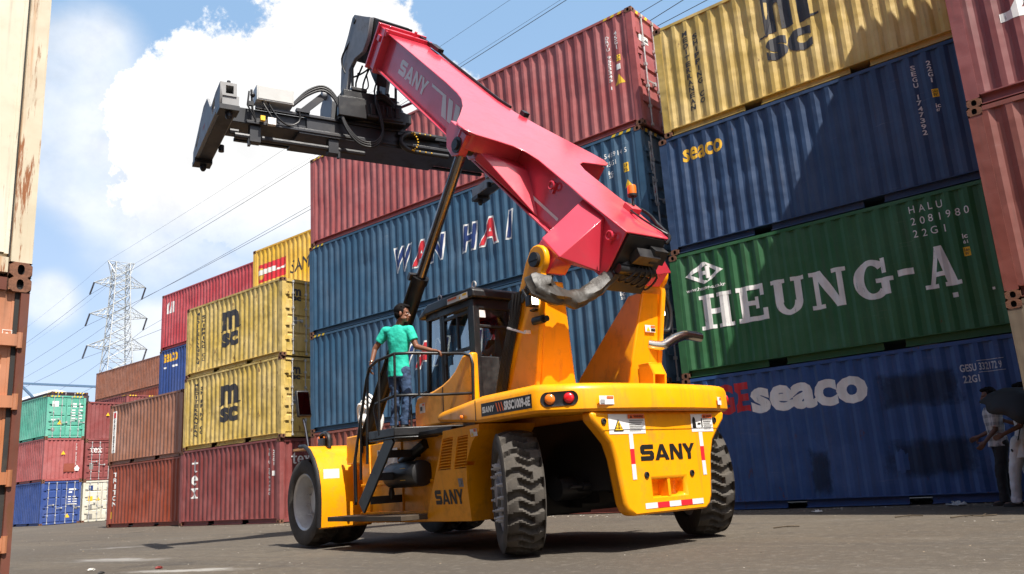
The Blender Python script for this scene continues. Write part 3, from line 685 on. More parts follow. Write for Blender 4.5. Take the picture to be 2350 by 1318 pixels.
make_container('cobalt blue long container with yellow lettering, under the scarlet red one', -40.3, 20.15, 5.5, 12.192, 2.88, cobalt, [('lettering', d, [M['yellow_letter']]), ('marking', d2, WH)])
make_container('grey blue container carrying the cobalt one, mostly hidden behind the brown box', -40.3, 20.15, 2.6, 12.192, 2.9, steel); make_container('dark red container at the bottom of the scarlet and cobalt stack', -40.3, 20.15, 0, 12.192, 2.6, oxide2)
for j in range(5):
    make_container(['oxide container lowest in the far five high stack', 'brick container second up in the far five high stack', 'oxide container third up in the far five high stack', 'brick container fourth up in the far five high stack', 'rust brown long container with a plain side, just in front of the pylon'][j], -77.95, 33.0, 2.591*j, 12.192, 2.591, (oxide2, brick, oxide2, brick, tan)[j])
e1 = Decal(); tex_word(e1, .45, 1.35, 2.1, 2.5)
for j in range(3):
    make_container(['dark red container at the foot of the far three high stack', 'dark red container amid the far three high stack', 'dull red container with white letters and hazard stripes, before the rust brown one'][j], -65.6, 27.42, 2.9*j, 6.058, 2.9, oxide2, (), [('lettering', e1, WH)] if j == 2 else (), doors=False, hazard=True)
# --- far left cluster, doors towards the lane
XE = -55.0
def end_marks(kind):
    d = Decal()
    if kind == 'mint':
        d.rect(.32, .70, 1.95, 2.3, 0); tri(d, .82, .98, .28, 1)
        for j in range(2): d.rect(1.55, 1.78, 2.1-j*.17, 2.2-j*.17, 0); d.rect(1.95, 2.2, 2.1-j*.17, 2.2-j*.17, 0)
        for j in range(5): d.rect(1.5, 1.72, 1.72-j*.17, 1.79-j*.17, 0); d.rect(1.9, 2.15, 1.72-j*.17, 1.79-j*.17, 0)
        d.rect(.32, .52, .42, .64, 2); d.rect(.3, .55, 1.1, 1.18, 0)
    if kind == 'blue':
        d.rect(1.6, 2.18, 2.02, 2.12, 0); d.rect(1.6, 1.8, 1.85, 1.95, 0)
        for j in range(4): d.rect(1.58, 1.75, 1.6-j*.15, 1.66-j*.15, 0); d.rect(1.85, 2.1, 1.6-j*.15, 1.66-j*.15, 0)
        tri(d, 1.58, .5, .26, 1); d.rect(2.0, 2.2, .85, 1.15, 2)
    if kind == 'cream':
        d.rect(.35, .62, 1.95, 2.25, 3); d.rect(.35, .62, 1.3, 1.58, 1); tri(d, .95, 1.42, .25, 1); d.rect(.38, .6, .75, 1.05, 2); d.rect(.3, .65, .2, .5, 2)
    return ('placard', d, [M['placard_white'], M['placard_yellow'], M['placard_grey'], M['navy_letter']])
make_container('cobalt blue container with white lock rods, on the ground at the far left', XE-6.058, 20.42, 0, 6.058, 2.60, cobalt, (), [end_marks('blue')], Wd=2.32, ribs=4)
d = Decal(); tri(d, 1.12, 1.72, .24, 1); d.rect(1.2, 1.82, .55, 1.05, 2); d.stack('CLHU 8733310', 1.86, 1.92, .95, 2.3, 0, 0, .01); d.poly([(1.85, .6), (2.1, .6), (2.1, .72), (2.16, .72), (1.98, .95), (1.8, .72), (1.85, .72)], 0)
make_container('faded red container without doors on the cobalt one, far left', XE-6.058, 20.42, 2.60, 6.058, 2.62, oxide, (), [('placard', d, [M['white_letter'], M['placard_yellow'], brick])], Wd=2.32, doors=False)
make_container('mint green container with doors towards the lane, top of the far left stack', XE-6.058, 20.42, 5.22, 6.058, 2.66, mint, (), [end_marks('mint')], Wd=2.32, hazard=True)
make_container('cream white container on the ground between the cobalt and brick red ones', XE-6.058, 22.86, 0, 6.058, 2.55, cream, (), [end_marks('cream')], Wd=2.4)
e1 = Decal(); tex_word(e1, .3, 1.05, 1.75, 2.15)
make_container('red container with white letters on its door, standing on the cream one', XE-6.058, 22.86, 2.55, 6.058, 2.5, oxide2, (), [('lettering', e1, WH), ('placard', D_(lambda d: d.rect(.3, .55, .7, 1.1)), [M['placard_grey']])], Wd=2.4, ribs=5)
e1 = Decal(); tri(e1, 1.3, 1.7, .22)
make_container('deep red container with no doors, on the one with white letters, far left', XE-6.058, 22.86, 5.05, 6.058, 2.5, oxide2, (), [('placard', e1, [M['placard_yellow']])], Wd=2.4, doors=False)
plum = paint('container_plum', (.045, .025, .035), rust=.1)
for j in range(3): make_container(['dark container lowest behind the mint green stack', 'dark container second up behind the mint green stack', 'dark plum container peeping over the mint green one'][j], -67.3, 23.0, 2.98*j, 6.058, 2.98, (oxide2, oxide2, plum)[j], hazard=True)
# --- near right stack
YN = 11.9
for j, (z0, h, X0, pm, l_) in enumerate(((0, 2.635, -1.735, paint('container_grey_rust', (.20, .155, .10), rust=.8, fade=.2, streak=.6), 'dull grey rusty container on the ground at the right edge, by the two people'), (2.635, 2.635, -1.725, paint('container_rust_red', (.23, .055, .035), rust=.6, fade=.2, streak=.5), 'orange stained red container resting on the grey rusty one, right edge'), (5.27, 2.896, -1.71, paint('container_dusky_red', (.26, .065, .06), rust=.4, fade=.2, streak=.35), 'pinkish oxide red container with a white letter, right edge above the stained one'), (8.166, 2.896, -2.0, brick, 'brick red container capping the stack at the right edge'))):
    L_ = []
    if j == 2:
        d = Decal(); slab(d, 'x', .58, 1.4, 1.06, 2.3); L_ = [('lettering', d, WH)]
    make_container(l_, X0, YN, z0, 12.192, h, pm, L_, doors=False)
# --- near left stack, door end close to the camera
XF = -6.86; YF1 = 2.372
d = Decal(); d.text('9', 2.238, 2.272, 2.07, 2.155, 0, 0, .02)
for r_ in ((2.222, 2.290, 2.172, 2.176), (2.222, 2.290, 2.048, 2.052), (2.222, 2.226, 2.048, 2.176), (2.286, 2.290, 2.048, 2.176)): d.rect(*r_)
# moved onto the door leaf beside the gasket
o = make_container('weathered orange container with door hinges, closest on the left, on the ground', XF-6.058, YF1-2.438, 0, 6.058, 2.591, orange, (), (), rods=False, dm=.085, post_m=paint('container_orange_post', (.15, .042, .022), rust=.9, fade=.2, streak=.4))
d.build('lettering', WH, o, lambda u, z, off: (6.058-.0405+off, u-(YF1-2.438)-.015, z))
d = Decal(); d.text('S', 2.0-.07, 2.04-.07, 4.545, 4.605, 0, 0, .02)
for r_ in ((1.90, 1.985, 4.625, 4.629), (1.90, 1.985, 4.51, 4.514), (1.981, 1.985, 4.51, 4.629)): d.rect(*r_)
o = make_container('cream white container with a rusty corner post, on the orange one at the left edge', XF-6.058, YF1-2.438, 2.591, 6.058, 2.591, creamf, (), (), doors=True, rods=False, ribs=0, hinges=False, post_m=postr)
d.build('lettering', BK, o, lambda u, z, off: (6.058-.0405+off, u-(YF1-2.438), z-2.591))
for j, (pm, l_) in enumerate(((cobalt, 'blue container third up in the near left stack'), (oxide2, 'dark red container fourth up in the near left stack'), (steel, 'steel blue container capping the near left stack'))):
    make_container(l_, XF-6.058, YF1-2.438, 5.182+2.591*j, 6.058, 2.591, pm)

# --- unseen row added at the camera's back to hold off sky light
row = []
for pm in (oxide3, steel, brick):
    row.append(make_container('container in the row behind the photographer, out of the photograph', 0, -6.5, 0, 12.192, 2.591, pm, doors=False, group='added row behind the camera', yaw=math.pi))
def copy_thing(root, loc):
    r_ = root.copy(); COL.objects.link(r_); r_.location = loc
    for ch in root.children:
        c_ = ch.copy(); COL.objects.link(c_); c_.parent = r_
    return r_
n_ = 0
for ix in range(5):
    for iz in range(4):
        loc = (-26+12.5*ix, -6.5, 2.591*iz)
        if n_ < 3: row[n_].location = loc
        else: copy_thing(row[(ix*2+iz*5+n_) % 3], loc)
        n_ += 1
# ------------------------------------------------------------------ reach stacker (x forward, y left, z up)
yel = mat('loader_yellow', (.88, .345, .002), .36, coat=.15, spec=.3, var=.07, vscale=1.5, dirt=.45, dirtcol=(.36, .15, .03), dscale=3.2, streak=.34)
red = mat('boom_red', (.63, .042, .072), .30, coat=.9, var=.08, vscale=1.2, dirt=.3, dirtcol=(.35, .10, .09), dscale=2)
blk = mat('satin_black_steel', (.013, .013, .014), .38, var=.2, dirt=.35, dirtcol=(.05, .045, .04), dscale=4)
blk2 = mat('spreader_black', (.017, .018, .022), .42, var=.3, vscale=2, dirt=.5, dirtcol=(.06, .05, .045), dscale=3)
gry2 = mat('end_beam_grey', (.26, .26, .26), .5, .1, var=.15, dirt=.4, dirtcol=(.12, .10, .08), dscale=3)
gry = mat('spreader_grey', (.23, .235, .245), .5, .2, var=.2, dirt=.4, dirtcol=(.07, .06, .05), dscale=3)
rub = mat('tyre_rubber', (.060, .052, .043), .82, var=.25, vscale=5, dirt=.6, dirtcol=(.11, .093, .072), dscale=3, bump=.3, bscale=60)
hose = mat('hose_rubber', (.014, .014, .015), .45)
chrome = mat('chrome', (.23, .22, .215), .24, 1.0, var=.1)
silver = mat('rim_silver', (.66, .66, .65), .42, .35, var=.12, dirt=.3, dirtcol=(.15, .12, .09))
glass = bpy.data.materials.new('cab_glass'); glass.use_nodes = True; t = NT(glass.node_tree); t.n.remove(t.n['Principled BSDF'])
tr = t.new('BsdfTransparent', i={'Color': (.52, .57, .60, 1)}); gl = t.new('BsdfGlossy', i={'Roughness': .03, 'Color': (.9, .95, 1, 1)})
mx = t.new('MixShader', i={0: t.m('ADD', .035, t.m('MULTIPLY', t.new('Fresnel', i={'IOR': 1.45}).outputs[0], .3)), 1: tr.outputs[0], 2: gl.outputs[0]}); t.l.new(mx.outputs[0], t.n['Material Output'].inputs[0])
amber = mat('amber_lens', (.75, .17, .01), .2, coat=.8); redl = mat('red_lens', (.65, .01, .015), .2, coat=.8)
lampm = mat('lamp_glow', (1, .95, .8), .3, emit=(1, .9, .7), estr=6)
retro_w = mat('reflector_white', (.62, .62, .64), .3, var=.08); retro_r = mat('reflector_red', (.62, .02, .03), .3)
dec_b = mat('decal_black', (.012, .011, .011), .4); dec_w = mat('decal_white', (.74, .73, .70), .45); dec_g = mat('decal_grey', (.30, .30, .31), .5)
dec_o = mat('decal_orange', (.75, .14, .03), .45); dec_s = mat('decal_silver', (.80, .78, .75), .45)
canvas = mat('sleeve_canvas', (.040, .035, .028), .5, var=.3, vscale=5, bump=.9, bscale=11)
clearw = mat('box_white', (.5, .5, .48), .4, var=.06)
MRZ = R(167); M0 = Vector((-5.58, 8.33, 0))
rs = thing('reach_stacker', 'large yellow reach stacker with pink red boom raised and black spreader, centre of the yard', 'reach stacker', M0, MRZ)
def part(mb, name, mats, parent=rs, **k): return mb.build(name, mats, parent, **k)
def hull(mb, pts, m=None):
    bm = bmesh.new()
    for p in pts: bm.verts.new(p)
    r_ = bmesh.ops.convex_hull(bm, input=bm.verts[:])
    bmesh.ops.delete(bm, geom=[g for g in r_['geom_interior'] if isinstance(g, bmesh.types.BMVert)], context='VERTS')
    bm.verts.index_update(); vs = [tuple(v.co) for v in bm.verts]; fs = [[v.index for v in f.verts] for f in bm.faces]; bm.free()
    mb.add(vs, fs, m); return mb
def carve(o, cutter):
    """cut real openings into a part and throw the cutter away"""
    c = cutter.build('cutter', o.data.materials[0]); c.matrix_world = Matrix.Identity(4)
    pr = o.parent; o.parent = None
    md = o.modifiers.new('cut', 'BOOLEAN'); md.operation = 'DIFFERENCE'; md.solver = 'EXACT'; md.use_self = True; md.object = c
    l_, r_ = o.location.copy(), o.rotation_euler.copy(); o.location = (0, 0, 0); o.rotation_euler = (0, 0, 0)
    bev = [(x.width, x) for x in o.modifiers if x.type == 'BEVEL']
    for w_, x in bev: o.modifiers.remove(x)
    bpy.context.view_layer.update(); dg = bpy.context.evaluated_depsgraph_get()
    me = bpy.data.meshes.new_from_object(o.evaluated_get(dg)); o.modifiers.clear(); o.data = me
    me.polygons.foreach_set('use_smooth', [True]*len(me.polygons)); me.set_sharp_from_angle(angle=R(32))
    o.parent = pr; o.location = l_; o.rotation_euler = r_
    for w_, x in bev:
        b_ = o.modifiers.new('bevel', 'BEVEL'); b_.width = w_; b_.segments = 2; b_.limit_method = 'ANGLE'; b_.angle_limit = R(35)
    bpy.data.objects.remove(c)
    return o
# chassis
m = MB()
for s_ in (1, -1): m.box(.95, 4.9, *sorted((s_*.34, s_*.58)), .62, 1.42)
m.box(.9, 1.3, -.5, .5, .6, 1.3); m.box(4.3, 5.0, -.95, .95, .95, 1.45); m.box(2.4, 2.8, -.5, .5, .6, 1.2); m.box(-.4, 1.6, -.6, .6, 1.42, 1.74)
part(m, 'chassis', yel, bevel=.012)
m = MB()
m.prism([(1.6, .36), (4.15, .34), (4.15, 1.46), (1.6, 1.46)], 'y', .62, 1.16); m.box(1.6, 4.16, 1.16, 1.2, .36, .50); m.box(1.6, 4.16, 1.16, 1.185, .86, .9); m.box(3.86, 3.9, 1.16, 1.18, .5, 1.46); m.box(2.9, 2.94, 1.16, 1.18, .5, 1.46)
tank = part(m, 'side_tank', yel, bevel=.01)
d = Decal(); d.rect(3.0, 3.6, 1.02, 1.36); d.rect(3.3, 3.48, 1.16, 1.34, 1, 1)
d.build('label_plate', [dec_w, M['placard_yellow']], tank, lambda u, z, off: (u, 1.188+off, z))
m = MB(); m.prism([(1.6, .36), (4.1, .34), (4.1, 1.46), (1.6, 1.46)], 'y', -1.16, -.62); part(m, 'fuel_tank', yel, bevel=.01)
# axles and driveline, all black
m = MB(); m.cyl((0, -.85, .685), (0, .85, .685), .13, n=14); m.box(-.22, .22, -.4, .4, .5, .95); m.cyl((-.3, -.72, .7), (-.3, .72, .7), .045, n=10); m.box(-.38, -.2, -.25, .25, .6, .8); m.cyl((-.3, -.9, .7), (-.3, .9, .7), .022, n=8)
part(m, 'rear_axle', blk)
m = MB(); m.cyl((5.36, -1.2, .69), (5.36, 1.2, .69), .2, n=16); m.ball((5.36, 0, .69), .38, 14); m.cyl((1.2, 0, .75), (5.3, 0, .72), .07, n=10); m.box(1.7, 3.3, -.33, .33, .42, 1.0); m.ball((2.3, 0, .45), .2, 10); m.box(.95, 1.7, -.5, .5, .35, .95)
part(m, 'front_axle', blk)
# tyres with lug tread
def tyre_mesh(rad, wid, rimr, npitch=18):
    NA = npitch*12; m = MB(); hw = wid/2
    W_ = [(-1.0, 0), (-.995, .3), (-.94, .72), (-.86, .93)]
    nw = 26; prof_t = [-.86+1.72*i/nw for i in range(nw+1)]
    rings = []
    def tread(a, u):
        crown = rad-.012-.030*abs(u)**3.0*1.5
        ph = a*npitch/(2*math.pi)
        zig = .11*math.sin(u*5.0)+.05*u
        best = 9
        for side in (1, -1):
            q = (ph+zig+(.0 if side > 0 else .5)) % 1.0
            dd = min(q, 1-q)
            inside = (u*side > -.28)
            wdt = .13+.07*max(0, u*side)
            g = (dd-wdt)/.05
            if not inside: g = max(g, (-.28-u*side)*8)
            best = min(best, g)
        dep = .058*max(0., min(1., 1-best)) if best < 1 else 0
        return crown-dep
    side_r = [(rimr, -.80), (rimr+.015, -.90), (rimr+(rad-rimr)*.22, -.99), (rimr+(rad-rimr)*.5, -1.03), (rimr+(rad-rimr)*.72, -.99), (rimr+(rad-rimr)*.86, -.92)]
    for i in range(NA):
        a = 2*math.pi*i/NA; row = []
        for r_, u in side_r: row.append((r_, u*hw))
        for u in prof_t: row.append((tread(a, u), u*hw*1.0))
        for r_, u in side_r[::-1]: row.append((r_, -u*hw))
        rings.append([(r_*math.cos(a), h, r_*math.sin(a)) for r_, h in row])
    n = len(rings[0]); v = [p for r_ in rings for p in r_]
    m.add(v, [(i*n+j, ((i+1) % NA)*n+j, ((i+1) % NA)*n+j+1, i*n+j+1) for i in range(NA) for j in range(n-1)])
    o = m.build('tyre', rub, ang=38); me = o.data; bpy.data.objects.remove(o); return me
TF = tyre_mesh(.69, .40, .43); TR = tyre_mesh(.685, .44, .43)
def rim(outer_dish, hub_r, nbolt, mats, studs=True):
    m = MB(); d = outer_dish
    m.lathe([(.43, -.17), (.425, -.13), (.40, -.1), (.39, .02), (.40, .1), (.425, .14), (.445, .165), (.43, .175), (.40, .15), (.385, .05), (.37, d), (.24, d-.02), (.23, d+.01), (hub_r, d+.015), (hub_r, d+.05), (.001, d+.055)], (0, 0, 0), (0, 1, 0), 40)
    o = m.build('wheel', mats, ang=30); me = o.data; bpy.data.objects.remove(o)
    m = MB()
    for i in range(nbolt):
        a = 2*math.pi*i/nbolt; c, s_ = math.cos(a), math.sin(a)
        m.cyl((.30*c, d-.01, .30*s_), (.30*c, d+.045, .30*s_), .021, n=6); m.cyl((.30*c, d+.04, .30*s_), (.30*c, d+.075, .30*s_), .012, n=6)
    o = m.build('wheel_nuts', mats, ang=30); mn = o.data; bpy.data.objects.remove(o)
    return me, mn
WF, NF = rim(-.06, .17, 12, silver); WR, NR = rim(.19, .15, 14, gry); NR.materials.clear(); NR.materials.append(silver)
def wheel(x, y, z, rz, wm, nm, tm):
    o = bpy.data.objects.new('wheel', wm); COL.objects.link(o); o.parent = rs; o.location = (x, y, z); o.rotation_euler = (0, R(random.uniform(0, 30)), rz)
    for nme, me in (('tyre', tm), ('wheel_nuts', nm)):
        c_ = bpy.data.objects.new(nme, me); COL.objects.link(c_); c_.parent = o
for y, a_ in ((1.40, 0), (.93, 0), (-1.40, math.pi), (-.93, math.pi)): wheel(5.36, y, .69, a_, WF, NF, TF)
wheel(0.22, 1.22, .685, R(-29), WR, NR, TR); wheel(-.26, -1.25, .685, R(180-29), WR, NR, TR)
# front fenders
for s_ in (1, -1):
    prof = [(5.28, 1.54), (5.1, 1.535), (4.93, 1.46), (4.76, 1.31), (4.64, 1.13), (4.565, .90), (4.55, .70), (4.56, .50), (4.575, .31)]
    m = MB(); y0_, y1_ = sorted((s_*.80, s_*1.66)); n = len(prof); v = []
    for x, z in prof:
        v += [(x, y0_, z), (x, y1_, z)]
    for x, z in prof: v += [(x+.03, y0_, z-.02), (x+.03, y1_, z-.02)]
    fs = [(2*i, 2*i+1, 2*i+3, 2*i+2) for i in range(n-1)]+[(2*n+2*i, 2*n+2*i+2, 2*n+2*i+3, 2*n+2*i+1) for i in range(n-1)]
    fs += [(2*i+1, 2*n+2*i+1, 2*n+2*i+3, 2*i+3) for i in range(n-1)]+[(2*i, 2*i+2, 2*n+2*i+2, 2*n+2*i) for i in range(n-1)]+[(0, 2*n, 2*n+1, 1), (2*n-2, 2*n-1, 4*n-1, 4*n-2)]
    m.add(v, fs); m.box(4.58, 4.75, *sorted((s_*.80, s_*1.1)), .30, .95) if False else None
    m.box(5.15, 5.75, *sorted((s_*.78, s_*1.60)), 1.50, 1.535)
    fo = part(m, 'fender', yel, ang=40)
    e = MB(); e.tube([(x-.012, s_*1.675, z+.004) for x, z in prof], .032, 10); e.build('rubber_edging', hose, fo)
    if s_ == 1:
        d = Decal(); d.rect(1.32, 1.58, 1.02, 1.16); d.build('label_plate', [dec_w], fo, lambda u, z, off: (4.612-(z-.9)*-.02-.0-off-.012, u, z))
# counterweight hood: the wide band round the tail
half = [(1.64, 1.12), (1.60, 1.36), (1.45, 1.46), (.5, 1.5), (-.52, 1.5), (-.60, 1.47), (-.90, 1.18), (-1.0, .86), (-1.05, .42), (-1.065, 0)]
out = half+[(x, -y) for x, y in half[-2::-1]]
sm = lambda a, b, x: (lambda t_: t_*t_*(3-2*t_))(max(0, min(1, (x-a)/(b-a))))
def ring(ins, zt):
    r_ = []
    for i, (x, y) in enumerate(out):
        L_ = math.hypot(x-.2, y); k_ = 1-ins/L_
        r_.append((.2+(x-.2)*k_, y*k_, zt(x)))
    return r_
zt = lambda x: 1.79-.10*sm(.2, 1.5, x)-.035*sm(-.2, -1.1, x); zb_ = lambda x: 1.475+.10*sm(.4, 1.5, x)-.02*sm(-.5, -1, x)
m = MB(); m.loft([ring(.30, zb_), ring(.03, zb_), ring(.0, lambda x: zb_(x)+.03), ring(.0, lambda x: zt(x)-.075), ring(.02, lambda x: zt(x)-.03), ring(.07, zt), ring(.5, lambda x: zt(x)+.03)])
hood = part(m, 'counterweight_hood', yel, ang=40)
def band_map(u, z, off): return (u, 1.5+.004+off, z)
d = Decal(); d.rect(.43, -.51, 1.535, 1.682, 0)
maker_word(d, .40, .17, 1.572, 1.64, 1, 1)
for i in range(3): d.poly([(.14-i*.05, 1.66), (.12-i*.05, 1.66), (.085-i*.05, 1.56), (.105-i*.05, 1.56)], 2, 1)
d.text('SRSC1009-6E', -.02, -.49, 1.558, 1.664, 1, 1, .05)
d.build('lettering', [dec_b, dec_w, dec_o], hood, band_map)
m = MB(); m.lathe([(.03, 0), (.028, .012), (.015, .024), (.001, .026)], (.85, 1.5, 1.57), (0, 1, 0), 14); m.build('side_marker', amber, hood)
m = MB(); m.box(.55, .558, 1.496, 1.503, 1.50, 1.735); m.box(-1.063, -1.058, -.96, .96, 1.452, 1.458); m.build('panel_gap', M['dark'], hood)
for s_ in (1, -1):
    c_ = Vector((-.75, s_*1.325, 1.605)); tx = Vector((-.30, -s_*.29, 0)).normalized(); nrm = Vector((-tx.y*s_*-1, 0, 0)); nrm = Vector((-.29, s_*.30, 0)).normalized()
    m = MB(); ov = [(.175*max(-1, min(1, 1.35*math.cos(a)))+.0, .068*math.sin(a)) for a in [2*math.pi*i/24 for i in range(24)]]
    ov = [((.12 if math.cos(a) > 0 else -.12)+.07*math.cos(a), .07*math.sin(a)) for a in [2*math.pi*(i+.5)/24 for i in range(24)]]
    r0 = [c_+tx*p[0]*1.05+Vector((0, 0, p[1]*1.08))+nrm*-.02 for p in ov]; r1 = [c_+tx*p[0]*1.05+Vector((0, 0, p[1]*1.08))+nrm*.008 for p in ov]; r2 = [c_+tx*p[0]*.96+Vector((0, 0, p[1]*.95))+nrm*.004 for p in ov]; r3 = [c_+tx*p[0]*.5+Vector((0, 0, p[1]*.5))+nrm*.003 for p in ov]
    m.loft([r0, r1, r2, r3]); tl = part(m, 'tail_light', blk, ang=50)
    for k_, mm, nm in ((-1, amber, 'amber_lens'), (1, redl, 'red_lens')):
        q = MB(); q.lathe([(.056, -.004), (.056, .012), (.045, .024), (.022, .031), (.001, .033)], c_+tx*(k_*.10)+nrm*.004, nrm, 20); q.build(nm, mm, tl, ang=60)
def sign(d, x0, x1, z0, z1, tri_left=True):
    """white safety notice: picture on one half, red-orange heading with lines of print on the other"""
    d.rect(x0, x1, z0, z1, 0, 0); w = x1-x0; h = z1-z0; xm = x0+.5*w
    if tri_left:
        tri(d, x0+.25*w, z0+.42*h, .62*h, 1, 1); tri(d, x0+.25*w, z0+.41*h, .48*h, 2, 2); d.rect(x0+.235*w, x0+.265*w, z0+.37*h, z0+.55*h, 1, 3); d.rect(x0+.235*w, x0+.265*w, z0+.27*h, z0+.32*h, 1, 3)
    else:
        d.ring(x0+.12*w, z0+.55*h, (.07*w, .28*h), (.001, .001), 0, 360, 1, 1); d.rect(x0+.05*w, x0+.2*w, z0+.2*h, z0+.5*h, 1, 1); d.rect(x0+.28*w, x0+.42*w, z0+.42*h, z0+.5*h, 1, 1); d.rect(x0+.46*w, x0+.5*w, z0+.25*h, z0+.75*h, 1, 1)
    d.rect(xm+.02*w, x1-.01*w, z0+.76*h, z1-.02*h, 3, 1); d.text('WARNING', xm+.18*w, x1-.06*w, z0+.81*h, z1-.07*h, 1, 2)
    tri(d, xm+.1*w, z0+.865*h, .15*h, 1, 2)
    for i in range(6): d.rect(xm+.05*w, x1-(.05+.04*(i % 3))*w, z0+(.66-.1*i)*h, z0+(.69-.1*i)*h, 1, 1)
SIGN = [dec_w, dec_b, M['placard_yellow'], dec_o]
# tail plate with the tow pocket cut into it
prof = [(1.07, 1.455), (1.05, 1.36), (.93, 1.24), (.82, 1.12), (.76, .95), (.73, .75), (.69, .50), (.655, .42), (.58, .365)]
pl_ = prof+[(-y, z) for y, z in prof[::-1]]
m = MB(); m.prism(pl_, 'x', -.93, -.76); plate = part(m, 'counterweight', yel, bevel=.035)
c_ = MB(); c_.box(-1.2, -.78, -.25, .25, .54, .72); carve(plate, c_)
m = MB(); m.box(-.925, -.77, -.02, .02, .54, .72); m.build('tow_pin', yel, plate)
PX = -.934
pmap = lambda u, z, off: (PX-off, -u, z)      # u grows to the right as seen from behind
d = Decal(); maker_word(d, -.40, .47, .925, 1.095); d.build('lettering', [dec_b], plate, pmap)
d = Decal(); sign(d, -.83, -.29, 1.215, 1.425); d.build('warning_sign', SIGN, plate, pmap)
d = Decal(); sign(d, .46, .83, 1.22, 1.42, False); d.build('warning_sign', SIGN, plate, pmap)
for u0 in (-.52, .60):
    d = Decal()
    for i, mm in enumerate((0, 1, 0)): d.rect(u0-.03, u0+.03, 1.215-.16*(i+1)+.0, 1.215-.16*i, mm)
    d.build('reflector_strip', [retro_w, retro_r], plate, pmap)
d = Decal()
for i in range(5): d.rect(-.40+.184*i, -.40+.184*(i+1), .425, .483, i % 2)
d.build('reflector_strip', [retro_w, retro_r], plate, pmap)
for y, z in ((.90, 1.35), (-.86, 1.35), (.34, .775), (-.38, .765)):
    m = MB(); m.lathe([(.034, 0), (.034, .014), (.022, .018), (.02, .008), (.001, .006)], (-.93, y, z), (-1, 0, 0), 14); m.build('bolt', blk, plate)
d = Decal(); d.rect(-1.0, -.80, 1.52, 1.61, 0); d.rect(-.9, -.81, 1.58, 1.605, 1, 1); d.rect(-.99, -.93, 1.53, 1.57, 2, 1); d.build('warning_sign', [dec_w, dec_o, dec_g], hood, lambda u, z, off: (-1.008-off-.017*(u+1)*2.0, -u, z))
d = Decal(); d.rect(.86, .97, 1.52, 1.61, 0); d.rect(.92, .965, 1.58, 1.605, 1, 1); d.build('warning_sign', [dec_w, dec_o], hood, lambda u, z, off: (-1.004-off+.0*u-.02+(u-.86)*.35, -u, z))
# engine side panel
m = MB(); m.prism([(1.40, 1.455), (.60, 1.475), (.62, 1.40), (.80, 1.28), (1.0, 1.05), (1.06, .80), (1.10, .37), (2.16, .37), (1.42, 1.40)], 'y', .60, 1.43)
lean = lambda y, z: y-(.17*max(0, 1.46-z)/1.1 if y > 1.3 else 0)
m.v = [(x, lean(y, z), z) for x, y, z in m.v]
ec = part(m, 'engine_cover', yel, bevel=.018)
c_ = MB()
for gx in ((1.43, 1.19, 1.37, 1.66), (1.09, .86, 1.02, 1.29)): c_.prism([(gx[0], 1.36), (gx[1], 1.37), (gx[2], .99), (gx[3], .99)], 'y', 1.24, 1.6)
carve(ec, c_)
for gx in ((1.43, 1.19, 1.37, 1.66), (1.09, .86, 1.02, 1.29)):
    m = MB()
    for i in range(11):
        f = (i+.4)/11; z = 1.365-.375*f; x0 = gx[0]+(gx[3]-gx[0])*f; x1 = gx[1]+(gx[2]-gx[1])*f
        m.add([(x0, 1.428, z-.006), (x1, 1.428, z), (x1, 1.40, z+.024), (x0, 1.40, z+.018)], [(0, 1, 2, 3)])
        m.add([(x0, 1.428, z-.006), (x1, 1.428, z), (x1, 1.428, z-.005), (x0, 1.428, z-.011)], [(0, 1, 2, 3)])
    m.v = [(x, lean(y, z), z) for x, y, z in m.v]; m.build('grille', yel, ec, recalc=False)
smap = lambda u, z, off: (u, lean(1.433+off, z), z)
d = Decal(); maker_word(d, 1.83, 1.18, .575, .75); d.build('lettering', [dec_b], ec, smap)
m = MB(); m.box(1.14, 1.24, 1.42, 1.436, .775, .875); m.box(1.165, 1.215, 1.43, 1.45, .80, .86); m.v = [(x, lean(y, z), z) for x, y, z in m.v]; m.build('latch', gry, ec, bevel=.004)
d = Decal(); d.rect(.80, .66, 1.34, 1.425); tri(d, .76, 1.37, .05, 2, 1); d.rect(.72, .67, 1.39, 1.42, 3, 1); d.build('warning_sign', SIGN, ec, smap)
m = MB(); m.prism([(1.2, .37), (2.1, .37), (1.4, 1.45), (.62, 1.45)], 'y', -1.43, -1.36); part(m, 'engine_cover', yel, bevel=.018)
m = MB(); m.box(-.78, -.3, -.48, .48, .9, 1.44); part(m, 'counterweight_mount', blk)
# black blocks and pipes filling the engine bay behind the wheels
m = MB(); m.box(.3, 1.55, -.55, .55, .75, 1.40); m.box(.95, 1.6, -1.34, .58, .42, 1.42); m.box(-.70, .8, -.62, -.585, .64, 1.42); m.box(-.7, .8, .585, .62, .64, 1.42); m.box(.2, .6, -.3, .3, .45, .85); m.cyl((-.15, .42, 1.1), (.8, .42, 1.1), .12, n=12); m.cyl((-.2, -.45, 1.2), (.9, -.45, 1.2), .1, n=12); m.box(.45, .62, -.75, .75, .40, .62)
part(m, 'engine', blk)
# air cleaner between the steps
m = MB(); m.lathe([(.12, 0), (.165, .02), (.17, .06), (.17, .80), (.165, .84), (.12, .86)], (3.0, 1.28, .98), (-1, 0, 0), 28); m.cyl((2.7, 1.28, 1.14), (2.2, 1.2, 1.36), .07, n=12); m.lathe([(.03, 0), (.045, -.08), (.02, -.15)], (2.92, 1.34, .82), (0, 0, 1), 10)
ac = part(m, 'air_cleaner', blk)
d = Decal(); d.rect(2.50, 2.36, .90, 1.06); d.build('label_plate', [M['placard_yellow']], ac, lambda u, z, off: (u, 1.28+math.sqrt(max(0, .173**2-(z-.98)**2))+off, z))
